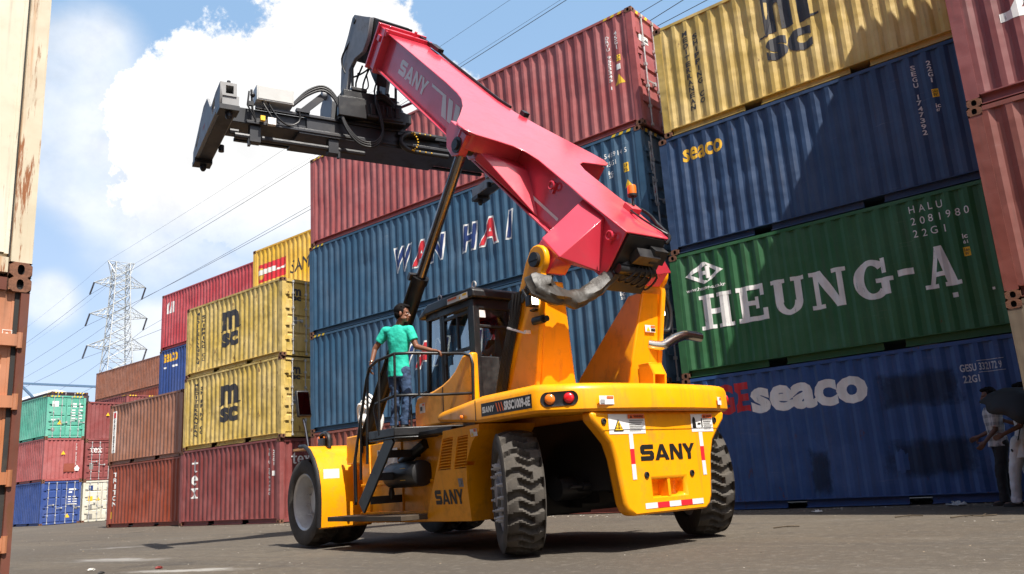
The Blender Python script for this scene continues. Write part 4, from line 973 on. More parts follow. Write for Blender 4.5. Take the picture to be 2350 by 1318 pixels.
# platform, steps and handrails
pf = [(2.86, 1.70), (2.14, 1.70), (2.02, 1.46), (1.86, .9), (1.84, .76), (2.86, .76)]
m = MB(); m.prism(pf, 'z', 1.46, 1.57); m.prism([(x, y) for x, y in pf], 'z', 1.43, 1.452); m.box(1.2, 2.0, .76, 1.42, 1.44, 1.50)
part(m, 'platform', blk, bevel=.012)
m = MB(); lad = MB()
for y in (1.66, 1.14):
    lad.obox((2.73, y, 1.02), (.88, 0, -.87), (0, 1, 0), 1.26, .03, .21)
ladder = part(lad, 'ladder', blk, bevel=.006)
for x, z in ((2.55, 1.28), (2.80, 1.0), (3.05, .70)):
    m = MB(); m.box(x-.13, x+.13, 1.13, 1.655, z-.02, z+.02); m.box(x-.14, x-.12, 1.13, 1.655, z-.08, z+.02); m.build('step', blk, ladder)
m = MB(); m.box(2.1, 4.3, 1.12, 1.66, .40, .465); part(m, 'footboard', mat('footboard_brown', (.05, .035, .022), .7, dirt=.5), bevel=.006)
m = MB(); r_ = .021
top = [(3.34, 1.67, .62), (3.33, 1.68, 1.2), (2.90, 1.69, 2.28), (2.78, 1.70, 2.44), (2.56, 1.70, 2.50), (2.14, 1.66, 2.53), (2.05, 1.45, 2.535), (1.96, 1.08, 2.53), (1.72, .86, 2.50), (1.63, .80, 2.46), (1.60, .79, 2.34), (1.62, .80, 1.74)]
m.tube(top, r_, 10)
mid = [(2.56, 1.69, 1.52), (2.70, 1.68, 1.85), (2.66, 1.68, 1.93), (2.19, 1.65, 1.985), (2.09, 1.45, 1.985), (1.98, 1.08, 1.98), (1.63, .80, 1.96)]
m.tube(mid, r_*.9, 10)
for a_, b_ in (((2.50, 1.70, 2.5), (2.56, 1.69, 1.5)), ((2.14, 1.66, 2.53), (2.18, 1.65, 1.5)), ((2.03, 1.36, 2.53), (2.05, 1.36, 1.97)), ((2.86, 1.69, 2.33), (2.93, 1.69, 1.15)), ((3.30, 1.68, 1.28), (3.30, 1.68, .66)), ((3.1, 1.685, 1.75), (3.15, 1.68, .95))): m.tube([a_, b_], r_*.85, 8)
m.tube([(2.62, 1.16, 1.5), (2.66, 1.14, 2.0), (2.5, 1.1, 2.05), (2.3, 1.1, 2.05)], r_*.8, 8)
part(m, 'handrail', blk, ang=60)
# cab
cabx0, cabx1 = 1.66, 2.92
m = MB()
def post(x0, y0_, x1, y1_, z0, z1, w=.075): m.obox(((x0+x1)/2, (y0_+y1_)/2, (z0+z1)/2), (x1-x0, y1_-y0_, z1-z0), (0, 1, 0), math.dist((x0, y0_, z0), (x1, y1_, z1)), w, w)
for y in (.66, -.66):
    post(1.69, y, 1.69, y, 1.75, 3.25, .10); post(2.98, y, 2.86, y, 1.75, 3.22, .06); post(2.50, y, 2.50, y, 1.75, 3.25, .07)
    m.box(1.66, 2.9, y-.04, y+.04, 3.16, 3.26); m.box(1.66, 2.95, y-.04, y+.04, 1.70, 1.80)
m.box(1.64, 1.72, -.66, .66, 3.12, 3.26); m.box(1.65, 1.71, -.66, .66, 2.86, 2.90); m.box(1.64, 1.70, -.66, .66, 1.70, 2.46); m.box(2.84, 2.9, -.66, .66, 3.14, 3.24); m.box(2.9, 3.0, -.66, .66, 1.70, 1.95)
m.box(1.7, 2.95, -.64, .64, 1.66, 1.72)
cab = part(m, 'cab', blk, bevel=.008)
m = MB(); m.prism([(1.56, 3.26), (1.56, 3.36), (1.62, 3.40), (2.75, 3.39), (3.02, 3.24), (3.0, 3.2), (2.8, 3.25)], 'y', -.74, .76); rf = m.build('cab_roof', blk, cab, bevel=.02)
for x in (1.66, 2.55): 
    m = MB(); m.tube([(x+.045*math.cos(a), .66, 3.45+.045*math.sin(a)) for a in [2*math.pi*i/14 for i in range(15)]], .011, 6); m.box(x-.015, x+.015, .64, .68, 3.37, 3.41); m.build('lifting_eye', silver, cab)
d = Decal(); d.rect(2.2, 1.68, 3.27, 3.35); d.rect(2.18, 1.95, 3.31, 3.34, 3, 1); tri(d, 1.87, 3.305, .05, 2, 1); d.rect(1.8, 1.7, 3.31, 3.34, 2, 1); d.build('warning_sign', SIGN, cab, lambda u, z, off: (u, .762+off, z))
for nm, v in (('window', [(1.665, -.62, 2.46), (1.665, .62, 2.46), (1.665, .62, 3.12), (1.665, -.62, 3.12)]), ('window', [(1.75, .66, 1.8), (2.47, .66, 1.8), (2.47, .66, 3.16), (1.75, .66, 3.16)]), ('window', [(2.53, .66, 1.8), (2.95, .66, 1.8), (2.86, .66, 3.16), (2.53, .66, 3.16)]), ('window', [(1.75, -.66, 1.8), (2.95, -.66, 1.8), (2.86, -.66, 3.16), (1.75, -.66, 3.16)]), ('windscreen', [(2.99, -.62, 1.9), (2.99, .62, 1.9), (2.88, .62, 3.14), (2.88, -.62, 3.14)])):
    q = MB(); q.add(v, [(0, 1, 2, 3)]); q.build(nm, glass, cab, recalc=False)
# door frame with sliding pane
m = MB()
for z in (2.60, 3.10): m.box(1.80, 2.46, .655, .685, z-.022, z+.022)
for x in (1.80, 2.44, 2.10): m.box(x-.018, x+.018, .656, .684, 2.6, 3.1)
m.box(1.745, 1.80, .65, .69, 1.8, 3.16); m.box(2.42, 2.48, .65, .69, 1.8, 3.16); m.box(2.36, 2.42, .69, .72, 2.45, 2.62)
m.build('door_frame', blk, cab, bevel=.004)
d = Decal(); d.rect(-.60, -.50, 3.0, 3.10); d.build('notice', [dec_w], cab, lambda u, z, off: (1.655-off, -u, z))
m = MB(); m.prism([(1.60, 2.51), (1.82, 2.49), (1.90, 2.42), (2.02, 2.31), (2.16, 2.235), (2.36, 2.165), (2.6, 2.115), (3.06, 2.07), (3.13, 1.95), (3.13, 1.62), (1.60, 1.62)], 'y', .69, .81)
sk = m.build('cab_skirt', yel, cab, bevel=.035); 
m = MB(); m.box(2.33, 2.345, .80, .815, 1.70, 2.13); m.build('panel_gap', M['dark'], cab)
d = Decal(); d.rect(2.98, 2.83, 1.83, 1.97); d.rect(2.96, 2.9, 1.86, 1.92, 2, 1); d.rect(2.9, 2.84, 1.93, 1.96, 1, 1); d.build('warning_sign', [dec_w, dec_o, dec_b], cab, lambda u, z, off: (u, .812+off, z))
m = MB(); m.box(1.5, 3.1, .55, .80, 1.44, 1.62); m.box(1.3, 1.6, .3, 1.0, 1.44, 1.66); part(m, 'cab_mount', yel, bevel=.02)
m = MB(); m.prism([(1.82, 2.1), (2.35, 2.14), (2.35, 2.28), (2.0, 2.3), (1.92, 3.0), (1.82, 3.02), (1.74, 2.6)], 'y', -.33, .17); m.prism([(1.80, 3.0), (1.9, 3.0), (1.88, 3.16), (1.8, 3.16)], 'y', -.2, .04)
m.build('seat', mat('seat_vinyl', (.012, .012, .013), .5), cab, bevel=.05)
m = MB(); m.tube([(2.72, .02, 1.75), (2.62, .0, 2.4)], .03, 8); m.tube([(2.62+.06*math.cos(a), .2*math.sin(a), 2.42+.15*math.cos(a)*.6) for a in [2*math.pi*i/20 for i in range(21)]], .016, 6); m.box(2.7, 2.9, -.5, .5, 1.75, 2.15); m.build('steering_wheel', blk, cab)
# mast columns either side of the cab
arc = [(-.17+.18*math.cos(R(a)), 3.29+.18*math.sin(R(a))) for a in range(60, 250, 20)]
cp = [(.80, 1.72), (.40, 2.80), (.36, 2.90), (.30, 2.92), (.22, 2.95), (.04, 3.30)]+arc+[(-.27, 3.06), (.02, 1.72)]
for s_ in (1, -1):
    m = MB(); m.prism(cp, 'y', *sorted((s_*.955, s_*1.03)))
    ib, it = .50, .66
    a_, b_ = [(.78, 1.72), (.10, 3.06), (-.21, 3.06), (.00, 1.72)], None
    rings = []
    bx = [(.74, 1.72), (.40, 2.4), (.06, 3.05), (-.20, 3.05), (.0, 1.72)]
    if s_ < 0: bx = [(1.15, 1.72), (1.0, 2.1), (.5, 2.62), (.06, 3.05), (-.20, 3.05), (.0, 1.72)]
    inner = lambda z: ib+(it-ib)*max(0, (z-1.72)/(3.05-1.72))-.10*max(0, (1.95-z)/.23)
    r0 = [(x, s_*.956, z) for x, z in bx]; r1 = [(x, s_*inner(z), z) for x, z in bx]
    m.loft([r0, r1])
    co = part(m, 'mast_column', yel, bevel=.02)
    m = MB(); m.cyl((-.17, s_*1.02, 3.29), (-.17, s_*1.075, 3.29), .088, n=20); m.box(-.25, -.09, *sorted((s_*1.07, s_*1.085)), 3.275, 3.305); m.build('pivot_pin', blk, co)
    m = MB(); m.cyl((.36, s_*1.025, 2.86), (.36, s_*1.04, 2.86), .055, n=16); m.build('pin_hole', M['dark'], co)
m = MB(); m.box(-.02, .55, -.62, .62, 1.70, 1.86); m.prism([(-.44, 1.86), (.44, 1.86), (.55, 1.98), (.60, 2.1), (.7, 2.1), (.7, 1.8), (-.7, 1.8), (-.7, 2.1), (-.60, 2.1), (-.55, 1.98)], 'x', .0, .5)
part(m, 'mast_base', yel, bevel=.012)
m = MB()
for j in range(7):
    o_ = j*.032; m.tube([(.10+o_-.0, 1.05+.012*(j % 2), 2.98), (.18+o_*.9, 1.06, 2.70), (.44+o_, 1.06, 2.1), (.58+o_, 1.05, 1.76)], .014, 6)
m.tube([(.0, 1.05, 3.0), (-.15, 1.1, 3.1), (-.3, 1.08, 3.0), (-.38, 1.0, 2.9)], .013, 6, smooth=4); m.tube([(.08, 1.05, 2.98), (.0, 1.12, 2.95), (-.1, 1.12, 2.8)], .013, 6, smooth=4)
part(m, 'hose_bundle', hose, ang=60)
m = MB(); m.obox((.22, 1.09, 2.52), (.38, 0, .14), (0, 1, 0), .36, .015, .022); m.box(.02, .06, 1.0, 1.1, 2.45, 2.49); part(m, 'hose_clamp', dec_s)
# working lamps, lit in daylight
for (x, y, z), s_ in (((-.13, 1.08, 2.80), 1), ((-.06, -1.11, 2.84), -1)):
    m = MB(); m.box(x-.03, x+.06, y-.075, y+.075, z-.06, z+.065); m.box(x-.02, x+.06, y-.05-.03*s_, y+.05-.03*s_, z-.11, z-.09); m.obox((x+.05, y-.14*s_, z-.10), (0, 1, 0), (1, 0, 0), .28, .06, .02)
    wl = part(m, 'work_lamp', blk, bevel=.012)
    m = MB(); m.box(x-.036, x-.031, y-.045, y+.045, z-.045, z+.045); m.build('lamp_lens', lampm, wl, bevel=.008)
m = MB(); m.cyl((-.22, 1.02, 2.58), (-.05, 1.02, 2.58), .05, n=12); m.cyl((-.26, 1.0, 2.58), (-.22, 1.0, 2.58), .035, n=12); part(m, 'reversing_horn', blk)
m = MB(); m.tube([(-.06, -.80, 2.40), (-.10, -.88, 2.38), (-.14, -1.0, 2.38), (-.16, -1.18, 2.46), (-.17, -1.36, 2.52), (-.17, -1.5, 2.53), (-.17, -1.70, 2.515)], .066, 18, smooth=4)
ex = part(m, 'exhaust_pipe', mat('exhaust_chrome', (.68, .60, .50), .16, 1.0, var=.1), ang=60)
m = MB(); m.box(-.07, -.045, -.92, -.70, 2.30, 2.50); m.build('flange', gry, ex, bevel=.004)
d = Decal(); d.rect(.70, .88, 2.54, 2.63); tri(d, .75, 2.58, .06, 2, 1); d.rect(.80, .875, 2.60, 2.625, 3, 1); d.rect(.80, .875, 2.555, 2.585, 1, 1); d.build('warning_sign', SIGN, ex, lambda u, z, off: (-.145-off, -u, z))
m = MB(); m.prism([(-.20, 1.80), (-.44, 1.80), (-.46, 1.95), (-.40, 2.08), (-.26, 2.10), (-.20, 2.02)], 'y', -.66, -.63); m.prism([(-.20, 1.80), (-.44, 1.80), (-.46, 1.95), (-.40, 2.08), (-.26, 2.10), (-.20, 2.02)], 'y', -.46, -.43); m.box(-.40, -.22, -.66, -.43, 2.06, 2.10); m.add([(-.44, -.43, 1.8), (-.46, -.43, 1.95), (-.40, -.43, 2.08), (-.40, -.66, 2.08), (-.46, -.66, 1.95)], [(2, 1, 4, 3)]); m.box(-.24, -.20, -.66, -.43, 1.8, 2.05)
part(m, 'camera_hood', yel, bevel=.006)
# ---- boom, built along its own axis
AB = R(44.576)
bt = lambda s: 0.40
LB = [(-.02, .36), (.46, .39), (.83, .42), (1.15, .40), (1.95, .41), (2.18, .48), (2.30, .62), (2.36, .85), (2.42, 1.15), (2.52, 1.27), (2.66, 1.30), (2.85, 1.22), (3.2, 1.0), (3.7, .70), (4.1, .52), (4.4, .45), (4.9, .415), (7.5, .41)]
m = MB(); m.prism(LB+[(s, -y) for s, y in LB[::-1]], 'z', -.022, 0)
for s_ in (1, -1): m.box(0.0, 7.5, *sorted((s_*.31, s_*.335)), -.66, -.02)
m.box(.9, 7.5, -.42, .42, -.685, -.655); m.box(0.25, .28, -.31, .31, -.66, -.02)
for s_ in (1, -1):
    wb = [(2.46, .33), (2.47, 1.05), (2.52, 1.2), (2.68, 1.235), (2.9, 1.14), (3.3, .90), (3.8, .60), (4.2, .36), (4.2, .33)]
    m.prism([(a_, s_*b_) for a_, b_ in wb], 'z', -.26, -.021)
    m.prism([(2.50, -.06), (3.0, -.06), (3.02, -.22), (2.86, -.40), (2.66, -.44), (2.52, -.36)], 'y', *sorted((s_*1.10, s_*1.225))); m.prism([(2.50, -.06), (3.0, -.06), (3.02, -.22), (2.86, -.40), (2.66, -.44), (2.52, -.36)], 'y', *sorted((s_*.86, s_*.95)))
    hull(m, [(2.50, s_*.95, -.24), (2.52, s_*.95, -.38), (3.0, s_*.93, -.24), (2.90, s_*.9, -.38), (1.55, s_*.334, -.655), (3.6, s_*.334, -.655), (2.15, s_*.334, -.25), (3.8, s_*.334, -.25)])
    hull(m, [(.93, s_*.30, -.025), (.44, s_*.30, -.025), (.62, s_*.93, -.52), (.20, s_*.93, -.54), (.10, s_*.30, -.62), (.34, s_*.93, -.66), (.56, s_*.93, -.66), (.95, s_*.30, -.68)])
    m.prism([(.24, -.55), (.62, -.55), (.66, -.75), (.56, -.86), (.40, -.88), (.27, -.80)], 'y', *sorted((s_*.66, s_*.93)))
B0 = (-1.0, 0, 3.5)
boom = part(m, 'boom', red, loc=B0, rot=(0, -AB, 0), bevel=.008)
m = MB()
for s0, s1, e in ((7.40, 7.44, .07), (7.44, 7.70, .035), (7.70, 7.75, .085)): m.box(s0, s1, -.41-e, .41+e, -.685-e, e)
m.box(7.36, 7.42, .43, .47, -.06, .04); m.cyl((7.6, -.2, .03), (7.6, -.2, .14), .03, n=8); m.cyl((7.5, .36, .03), (7.5, .36, .12), .025, n=8); m.box(7.55, 7.66, .44, .475, -.22, -.10)
m.build('boom_collar', red, boom, bevel=.012)
d = Decal(); maker_word(d, -6.70, -5.52, -.475, -.215)
for pts in ([(-5.42, -.20), (-4.86, -.20), (-4.62, -.52), (-4.80, -.52), (-4.97, -.245), (-5.39, -.245)], [(-4.76, -.20), (-4.60, -.20), (-4.42, -.52), (-4.58, -.52)], [(-4.50, -.20), (-4.34, -.20), (-4.20, -.52), (-4.38, -.52)]): d.poly(pts)
d.build('lettering', [dec_s], boom, lambda u, z, off: (-u, .338+off, z))
d = Decal(); d.rect(-2.48, -1.18, -.505, -.465); d.build('stripe', [dec_s], boom, lambda u, z, off: (-u, .338+off, z))
for s0 in (1.50, .16):
    m = MB(); m.tube([(s0+.05*math.cos(a), .40, -.16+.05*math.sin(a)) for a in [2*math.pi*i/14 for i in range(15)]], .014, 6); m.box(s0-.03, s0+.05, .335, .36, -.26, -.12); m.build('lifting_eye', red, boom)
m = MB(); m.box(.60, .78, -.36, -.20, .0, .07); bk_ = m.build('beacon_bracket', red, boom, bevel=.008)
up = Vector((math.sin(AB), 0, math.cos(AB))); c_ = Vector((.69, -.28, .07))
m = MB(); m.cyl(c_, c_+up*.14, .018, n=8); m.lathe([(.058, .12), (.062, .135), (.062, .15)], c_, up, 16); m.build('beacon_base', blk, boom)
m = MB(); m.lathe([(.056, .15), (.058, .245), (.052, .265), (.001, .27)], c_, up, 20); m.build('beacon', amber, boom, ang=50)
m = MB(); m.tube([(.85, -.30, .03), (.6, -.44, .05), (.3, -.42, .03), (.0, -.36, .02), (-.06, -.30, -.05)], .02, 6, smooth=5); m.tube([(.62, -.2, .03), (.35, -.16, .05), (.15, -.30, .03), (.05, -.36, .03)], .012, 6, smooth=5)
m.tube([(7.7, -.36, .06), (7.2, -.42, .05), (6.6, -.435, .02), (4.6, -.435, .02), (4.3, -.5, .02)], .022, 6); m.tube([(7.6, -.42, .05), (6.9, -.455, .01), (5.2, -.45, -.02), (4.5, -.5, .0)], .018, 6); m.box(3.98, 4.10, -.66, -.56, .0, .07); m.box(6.86, 7.2, -.46, -.34, .03, .10)
m.build('cable_run', hose, boom, ang=60)
m = MB(); m.box(-.03, .26, -.305, .305, -.66, -.03); m.box(-.10, .10, -.26, .30, -.74, -.52); m.box(-.16, -.02, -.30, -.08, -.30, -.12); m.cyl((-.08, .28, -.45), (-.08, -.3, -.45), .06, n=12); m.obox((-.10, -.02, -.25), (1, 0, .5), (0, 1, 0), .12, .34, .16); m.box(0, .12, -.42, -.30, -.5, -.2)
for j in range(5): m.tube([(-.04, .20-.1*j, -.60), (-.13, .18-.11*j, -.58-.02*j), (-.15, .08-.1*j, -.47), (-.06, -.05-.04*j, -.36)], .014, 6, smooth=4)
m.build('tail_equipment', blk, boom)
# telescopic section and yoke that carries the spreader
m = MB(); m.box(6.5, 8.2, -.30, .30, -.62, -.07); tb = m.build('telescopic_boom', blk, rs, loc=B0, rot=(0, -AB, 0), bevel=.01)
m = MB()
yk = [(4.86, 9.33), (5.02, 9.42), (5.50, 9.72), (5.60, 9.70), (5.80, 9.42), (6.02, 9.18), (6.13, 8.85), (6.17, 8.45), (6.13, 8.02), (5.93, 8.02), (5.90, 8.36), (5.78, 8.68), (5.55, 8.80), (5.2, 8.78), (5.0, 8.95)]
for s_ in (1, -1): m.prism(yk, 'y', *sorted((s_*.37, s_*.45)))
yo = part(m, 'boom_head', gry, bevel=.01)
m = MB(); m.prism([(4.86, 9.34), (5.52, 9.725), (5.58, 9.70), (4.92, 9.28)], 'y', -.37, .37); m.build('head_cover', gry, yo)
m = MB(); m.prism([(4.7, 9.22), (5.46, 9.66), (5.72, 9.40), (5.86, 9.0), (5.70, 8.85), (5.45, 8.86), (5.15, 8.8), (4.9, 8.9)], 'y', -.36, .36); m.box(5.9, 6.14, -.40, .40, 8.04, 8.14); m.cyl((6.03, -.5, 8.10), (6.03, .5, 8.10), .05, n=12); m.cyl((5.5, .30, 9.58), (5.5, .47, 9.58), .06, n=14); m.prism([(5.4, 8.9), (5.75, 8.85), (5.6, 8.55), (5.45, 8.3), (5.35, 8.6)], 'y', -.16, .06)
m.build('head_casing', blk, yo, bevel=.01)
m = MB(); m.tube([(5.62, .40, 9.35), (5.98, .50, 9.0), (5.9, .40, 8.6), (5.55, .2, 8.62), (5.3, .1, 8.85)], .018, 8, smooth=6)
for a_, b_ in ((.2, .0), (.05, -.1), (-.2, -.25)): m.tube([(5.7, a_, 8.8), (5.95, a_+.03, 8.45), (5.85, b_, 8.2), (5.8, b_, 7.95)], .018, 8, smooth=5)
m.tube([(5.7, .42, 8.75), (5.75, .40, 8.05)], .028, 8); m.tube([(5.6, -.1, 8.75), (5.75, -.12, 7.95)], .03, 8); m.tube([(5.55, -.44, 8.75), (5.6, -.44, 7.95)], .028, 8)
m.tube([(5.65, -.15, 8.25), (5.9, -.3, 8.45), (6.0, -.38, 8.2), (5.9, -.3, 8.0)], .014, 6, smooth=5); m.tube([(5.7, .3, 8.62), (5.85, .28, 8.3), (5.7, .1, 8.35), (5.65, .15, 8.6)], .014, 6, smooth=5)
m.build('hose', hose, yo, ang=60)
m = MB(); m.tube([(5.75, -.40, 8.02), (5.4, -.44, 7.94), (4.95, -.46, 7.86)], .028, 8); m.build('tilt_strut', red, yo)
# ---- spreader hanging crosswise
m = MB(); m.box(-.33, .33, -2.74, 2.74, .08, .36); m.box(-.42, -.36, -2.3, 2.3, .34, .40); m.box(-.44, -.36, -2.5, 2.45, .04, .10); m.box(.36, .44, -2.5, 2.5, .04, .10); m.box(-.42, .42, -1.3, 1.55, .0, .12)
m.box(-.38, .38, -1.2, 1.4, .08, .42); m.box(-.46, -.40, -1.9, -.3, .26, .32); m.box(-.46, -.40, -2.6, -.4, .06, .12)
sp = part(m, 'spreader', blk2, loc=(5.7, 0, 7.0), rot=(0, 0, R(-7)), bevel=.01)
def spart(mb, name, mats, **k): return mb.build(name, mats, sp, **k)
m = MB(); m.cyl((0, .25, .40), (0, .25, .75), .48, n=28); m.box(-.56, .50, -.36, .80, .44, .82); m.box(-.60, -.3, -.42, .12, .40, .66); m.box(-.5, .5, -.3, .75, .80, .98); m.box(-.60, -.50, .35, .88, .40, .78); m.box(-.62, -.56, -.36, .34, .44, .50); m.cyl((-.45, .05, .98), (-.45, .05, 1.08), .05, n=10); m.cyl((-.45, -.12, .95), (-.45, -.12, 1.05), .05, n=10); m.box(-.52, -.4, .3, .6, .98, 1.05); m.box(-.4, .2, -.62, -.3, .55, .75)
for j in range(4): m.box(-.62, -.56, -.30+.16*j, -.20+.16*j, .5, .72)
spart(m, 'rotator', blk, bevel=.012)
m = MB(); m.prism([(-.2, .50), (.5, .50), (.45, .95), (.2, 1.16), (-.05, 1.16), (-.3, .8)], 'y', .82, .90); m.cyl((.1, .80, 1.08), (.1, .97, 1.08), .06, n=14); m.cyl((.1, .9, 1.08), (.1, .98, 1.08), .085, n=14); m.prism([(-.2, .50), (.5, .50), (.45, .95), (.2, 1.16), (-.05, 1.16), (-.3, .8)], 'y', -.52, -.44)
spart(m, 'rotator_bracket', gry, bevel=.008)
def end_beam(s_):
    pr = [(1.33, -.10), (1.33, .10), (1.18, .16), (.30, .56), (-.05, .56), (-.36, .26), (-.48, .22), (-.85, .29), (-1.26, .30), (-1.26, .02), (-1.20, -.08)]
    m = MB(); m.prism(pr, 'y', *sorted((s_*3.0, s_*3.04))); m.box(-1.24, 1.30, *sorted((s_*2.74, s_*3.0)), -.10, .09); m.prism([(.30, .55), (-.05, .55), (-.36, .26), (-.36, .08), (.6, .08), (.6, .38)], 'y', *sorted((s_*2.70, s_*2.74)))
    m.box(-1.26, -.80, *sorted((s_*2.78, s_*3.0)), .07, .30)
    o = spart(m, 'end_beam', gry2 if s_ > 0 else gry, bevel=.006)
    c_ = MB(); y0_, y1_ = sorted((s_*2.9, s_*3.2))
    c_.prism([(-.52, .17), (-.72, .24), (-.82, .22), (-.80, .05), (-.66, .0), (-.55, .04)], 'y', y0_, y1_); c_.prism([(.62, .28), (.72, .14), (1.05, .02), (1.05, .12)], 'y', y0_, y1_); c_.prism([(.45, .22), (.60, .30), (.98, .14), (.96, .02)], 'y', y0_, y1_) if False else None
    c_.box(-1.4, -.9, *sorted((s_*2.83, s_*2.95)), .11, .25)
    carve(o, c_)
    m = MB(); m.box(-1.22, 1.28, *sorted((s_*2.76, s_*2.98)), -.115, -.10); 
    for x in (-1.16, 1.2): m.box(x-.14, x+.14, *sorted((s_*2.74, s_*3.05)), -.18, -.10); m.cyl((x, s_*2.88, -.25), (x, s_*2.88, -.18), .055, .06, n=12); m.cyl((x, s_*2.88, -.29), (x, s_*2.88, -.25), .03, .055, n=12)
    m.cyl((.45, s_*2.70, -.18), (.45, s_*2.70, -.06), .05, n=10)
    spart(m, 'twistlock', blk2)
end_beam(1); end_beam(-1)
d = Decal(); d.text('ELME', -.18, .02, .10, .17, 0, 0, .03); d.build('lettering', [M['red_letter']], sp, lambda u, z, off: (-u*1.0+.12, 3.042+off, z))
m = MB(); m.box(-.50, -.22, 1.66, 2.30, .48, .76); m.box(-.51, -.50, 1.68, 2.28, .50, .74); spart(m, 'control_box', clearw, bevel=.008)
m = MB(); m.tube([(-.45, 2.38, .66), (-.45, 2.36, .3), (-.42, 2.30, .14)], .02, 6); m.tube([(-.46, 2.42, .62), (-.48, 2.45, .35), (-.45, 2.3, .1)], .016, 6); m.ball((-.46, 2.36, .56), .045, 8); m.box(-.47, -.42, 2.34, 2.44, .36, .44); m.cyl((-1.0, 2.86, .36), (-1.0, 2.86, .46), .03, n=8)
m.tube([(-.45, 2.1, .48), (-.48, 1.95, .22), (-.46, 1.75, .10), (-.44, 1.55, .22), (-.44, 1.55, .44)], .016, 6, smooth=5); m.tube([(-.45, 2.2, .48), (-.5, 2.05, .2), (-.46, 1.9, .1)], .014, 6, smooth=5)
for dz in (0, .045, .085): m.tube([(-.42, 1.66, .50+dz*.3), (-.46, 1.40, .74+dz), (-.50, 1.12, .86+dz), (-.54, .90, .66+dz), (-.56, .74, .18+dz), (-.58, .50, -.10+dz), (-.60, .22, -.12+dz), (-.62, .06, .10+dz), (-.62, .10, .45+dz), (-.62, .18, .78+dz), (-.58, .0, .86+dz), (-.56, -.2, .72+dz)], .023, 8, smooth=6)
spart(m, 'hose', hose, ang=60)
m = MB(); m.obox((-.42, 1.30, .60), (0, -.45, .45), (1, 0, 0), .5, .05, .12); m.box(-.46, -.36, 1.36, 1.60, .40, .46); spart(m, 'hose_bracket', blk2)
m = MB(); m.box(-.56, -.48, 1.98, 2.12, .02, .15); wl = spart(m, 'lamp_housing', dec_s, bevel=.006)
m = MB(); m.box(-.54, -.48, 2.16, 2.24, .08, .17); spart(m, 'proximity_sensor', M['placard_yellow'], bevel=.004)
m = MB(); m.cyl((-.30, 2.62, -.16), (-.30, .30, -.16), .055, n=10); m.box(-.38, -.22, 2.20, 2.38, -.26, .08); m.box(-.38, -.22, .82, 1.0, -.26, .08); m.cyl((-.30, 2.70, -.10), (-.30, 2.56, -.10), .05, n=8); m.box(-.34, -.26, 2.36, 2.40, -.32, -.2); m.box(-.34, -.26, .78, .82, -.32, -.2)
spart(m, 'lock_linkage', blk2)
m = MB(); pts = [(-.50, -1.05, .30), (-.50, -.62, .30), (-.50, -.42, .24), (-.50, -.34, .12), (-.50, -.42, .0), (-.50, -.62, -.06), (-.50, -1.3, -.06)]
m.tube(pts, .05, 8, smooth=4); spart(m, 'cable_chain', hose, ang=60)
m = MB()
for i in range(11):
    f = i/10; a = R(90+180*f); m.ball((-.555, -.50-.16*math.cos(R(0))*0+.17*math.cos(a), .12+.18*math.sin(a)), .017, 6) if 0 < f < 1 else None
for i in range(4): m.ball((-.555, -.60-.11*i, .30), .016, 6); m.ball((-.555, -.58-.12*i, -.06), .016, 6)
spart(m, 'chain_link_pin', M['placard_yellow'])
m = MB(); m.prism([(.35, .55), (2.0, .32), (2.05, .10), (1.8, .02), (.35, .0)], 'y', -2.98, -2.90) if False else None
# lift cylinders
for s_ in (1, -1):
    a_ = Vector((4.22, s_*1.08, 1.45)); b_ = Vector((1.06, s_*1.12, 5.16)); j_ = a_+(b_-a_)*.60; dr = (b_-a_).normalized()
    m = MB(); m.tube([a_, j_], .108, 24); m.cyl(j_-dr*.10, j_, .125, n=24); m.tube([a_+dr*.1+Vector((.0, s_*.12, 0)), j_-dr*.06+Vector((0, s_*.12, 0))], .018, 8); m.box(4.1, 4.34, s_*1.08-.16, s_*1.08+.16, 1.36, 1.6); m.obox(j_+Vector((.04, s_*.12, .0)), dr, (0, 1, 0), .10, .10, .06)
    lc = part(m, 'lift_cylinder', blk)
    m = MB(); m.cyl(j_-dr*.2, b_-dr*.04, .074, n=24); m.build('piston_rod', chrome, lc)
    m = MB(); m.cyl(b_-Vector((0, .12, 0)), b_+Vector((0, .12, 0)), .11, n=18); m.cyl(b_-Vector((0, s_*-.115, 0)), b_+Vector((0, s_*.15, 0)), .07, n=18); m.build('rod_eye', blk, lc)
    m = MB(); m.box(4.0, 4.45, s_*1.05-.22, s_*1.05-.17, 1.2, 1.62); m.box(4.0, 4.45, s_*1.05+.17, s_*1.05+.22, 1.2, 1.62); part(m, 'cylinder_bracket', yel, bevel=.02)
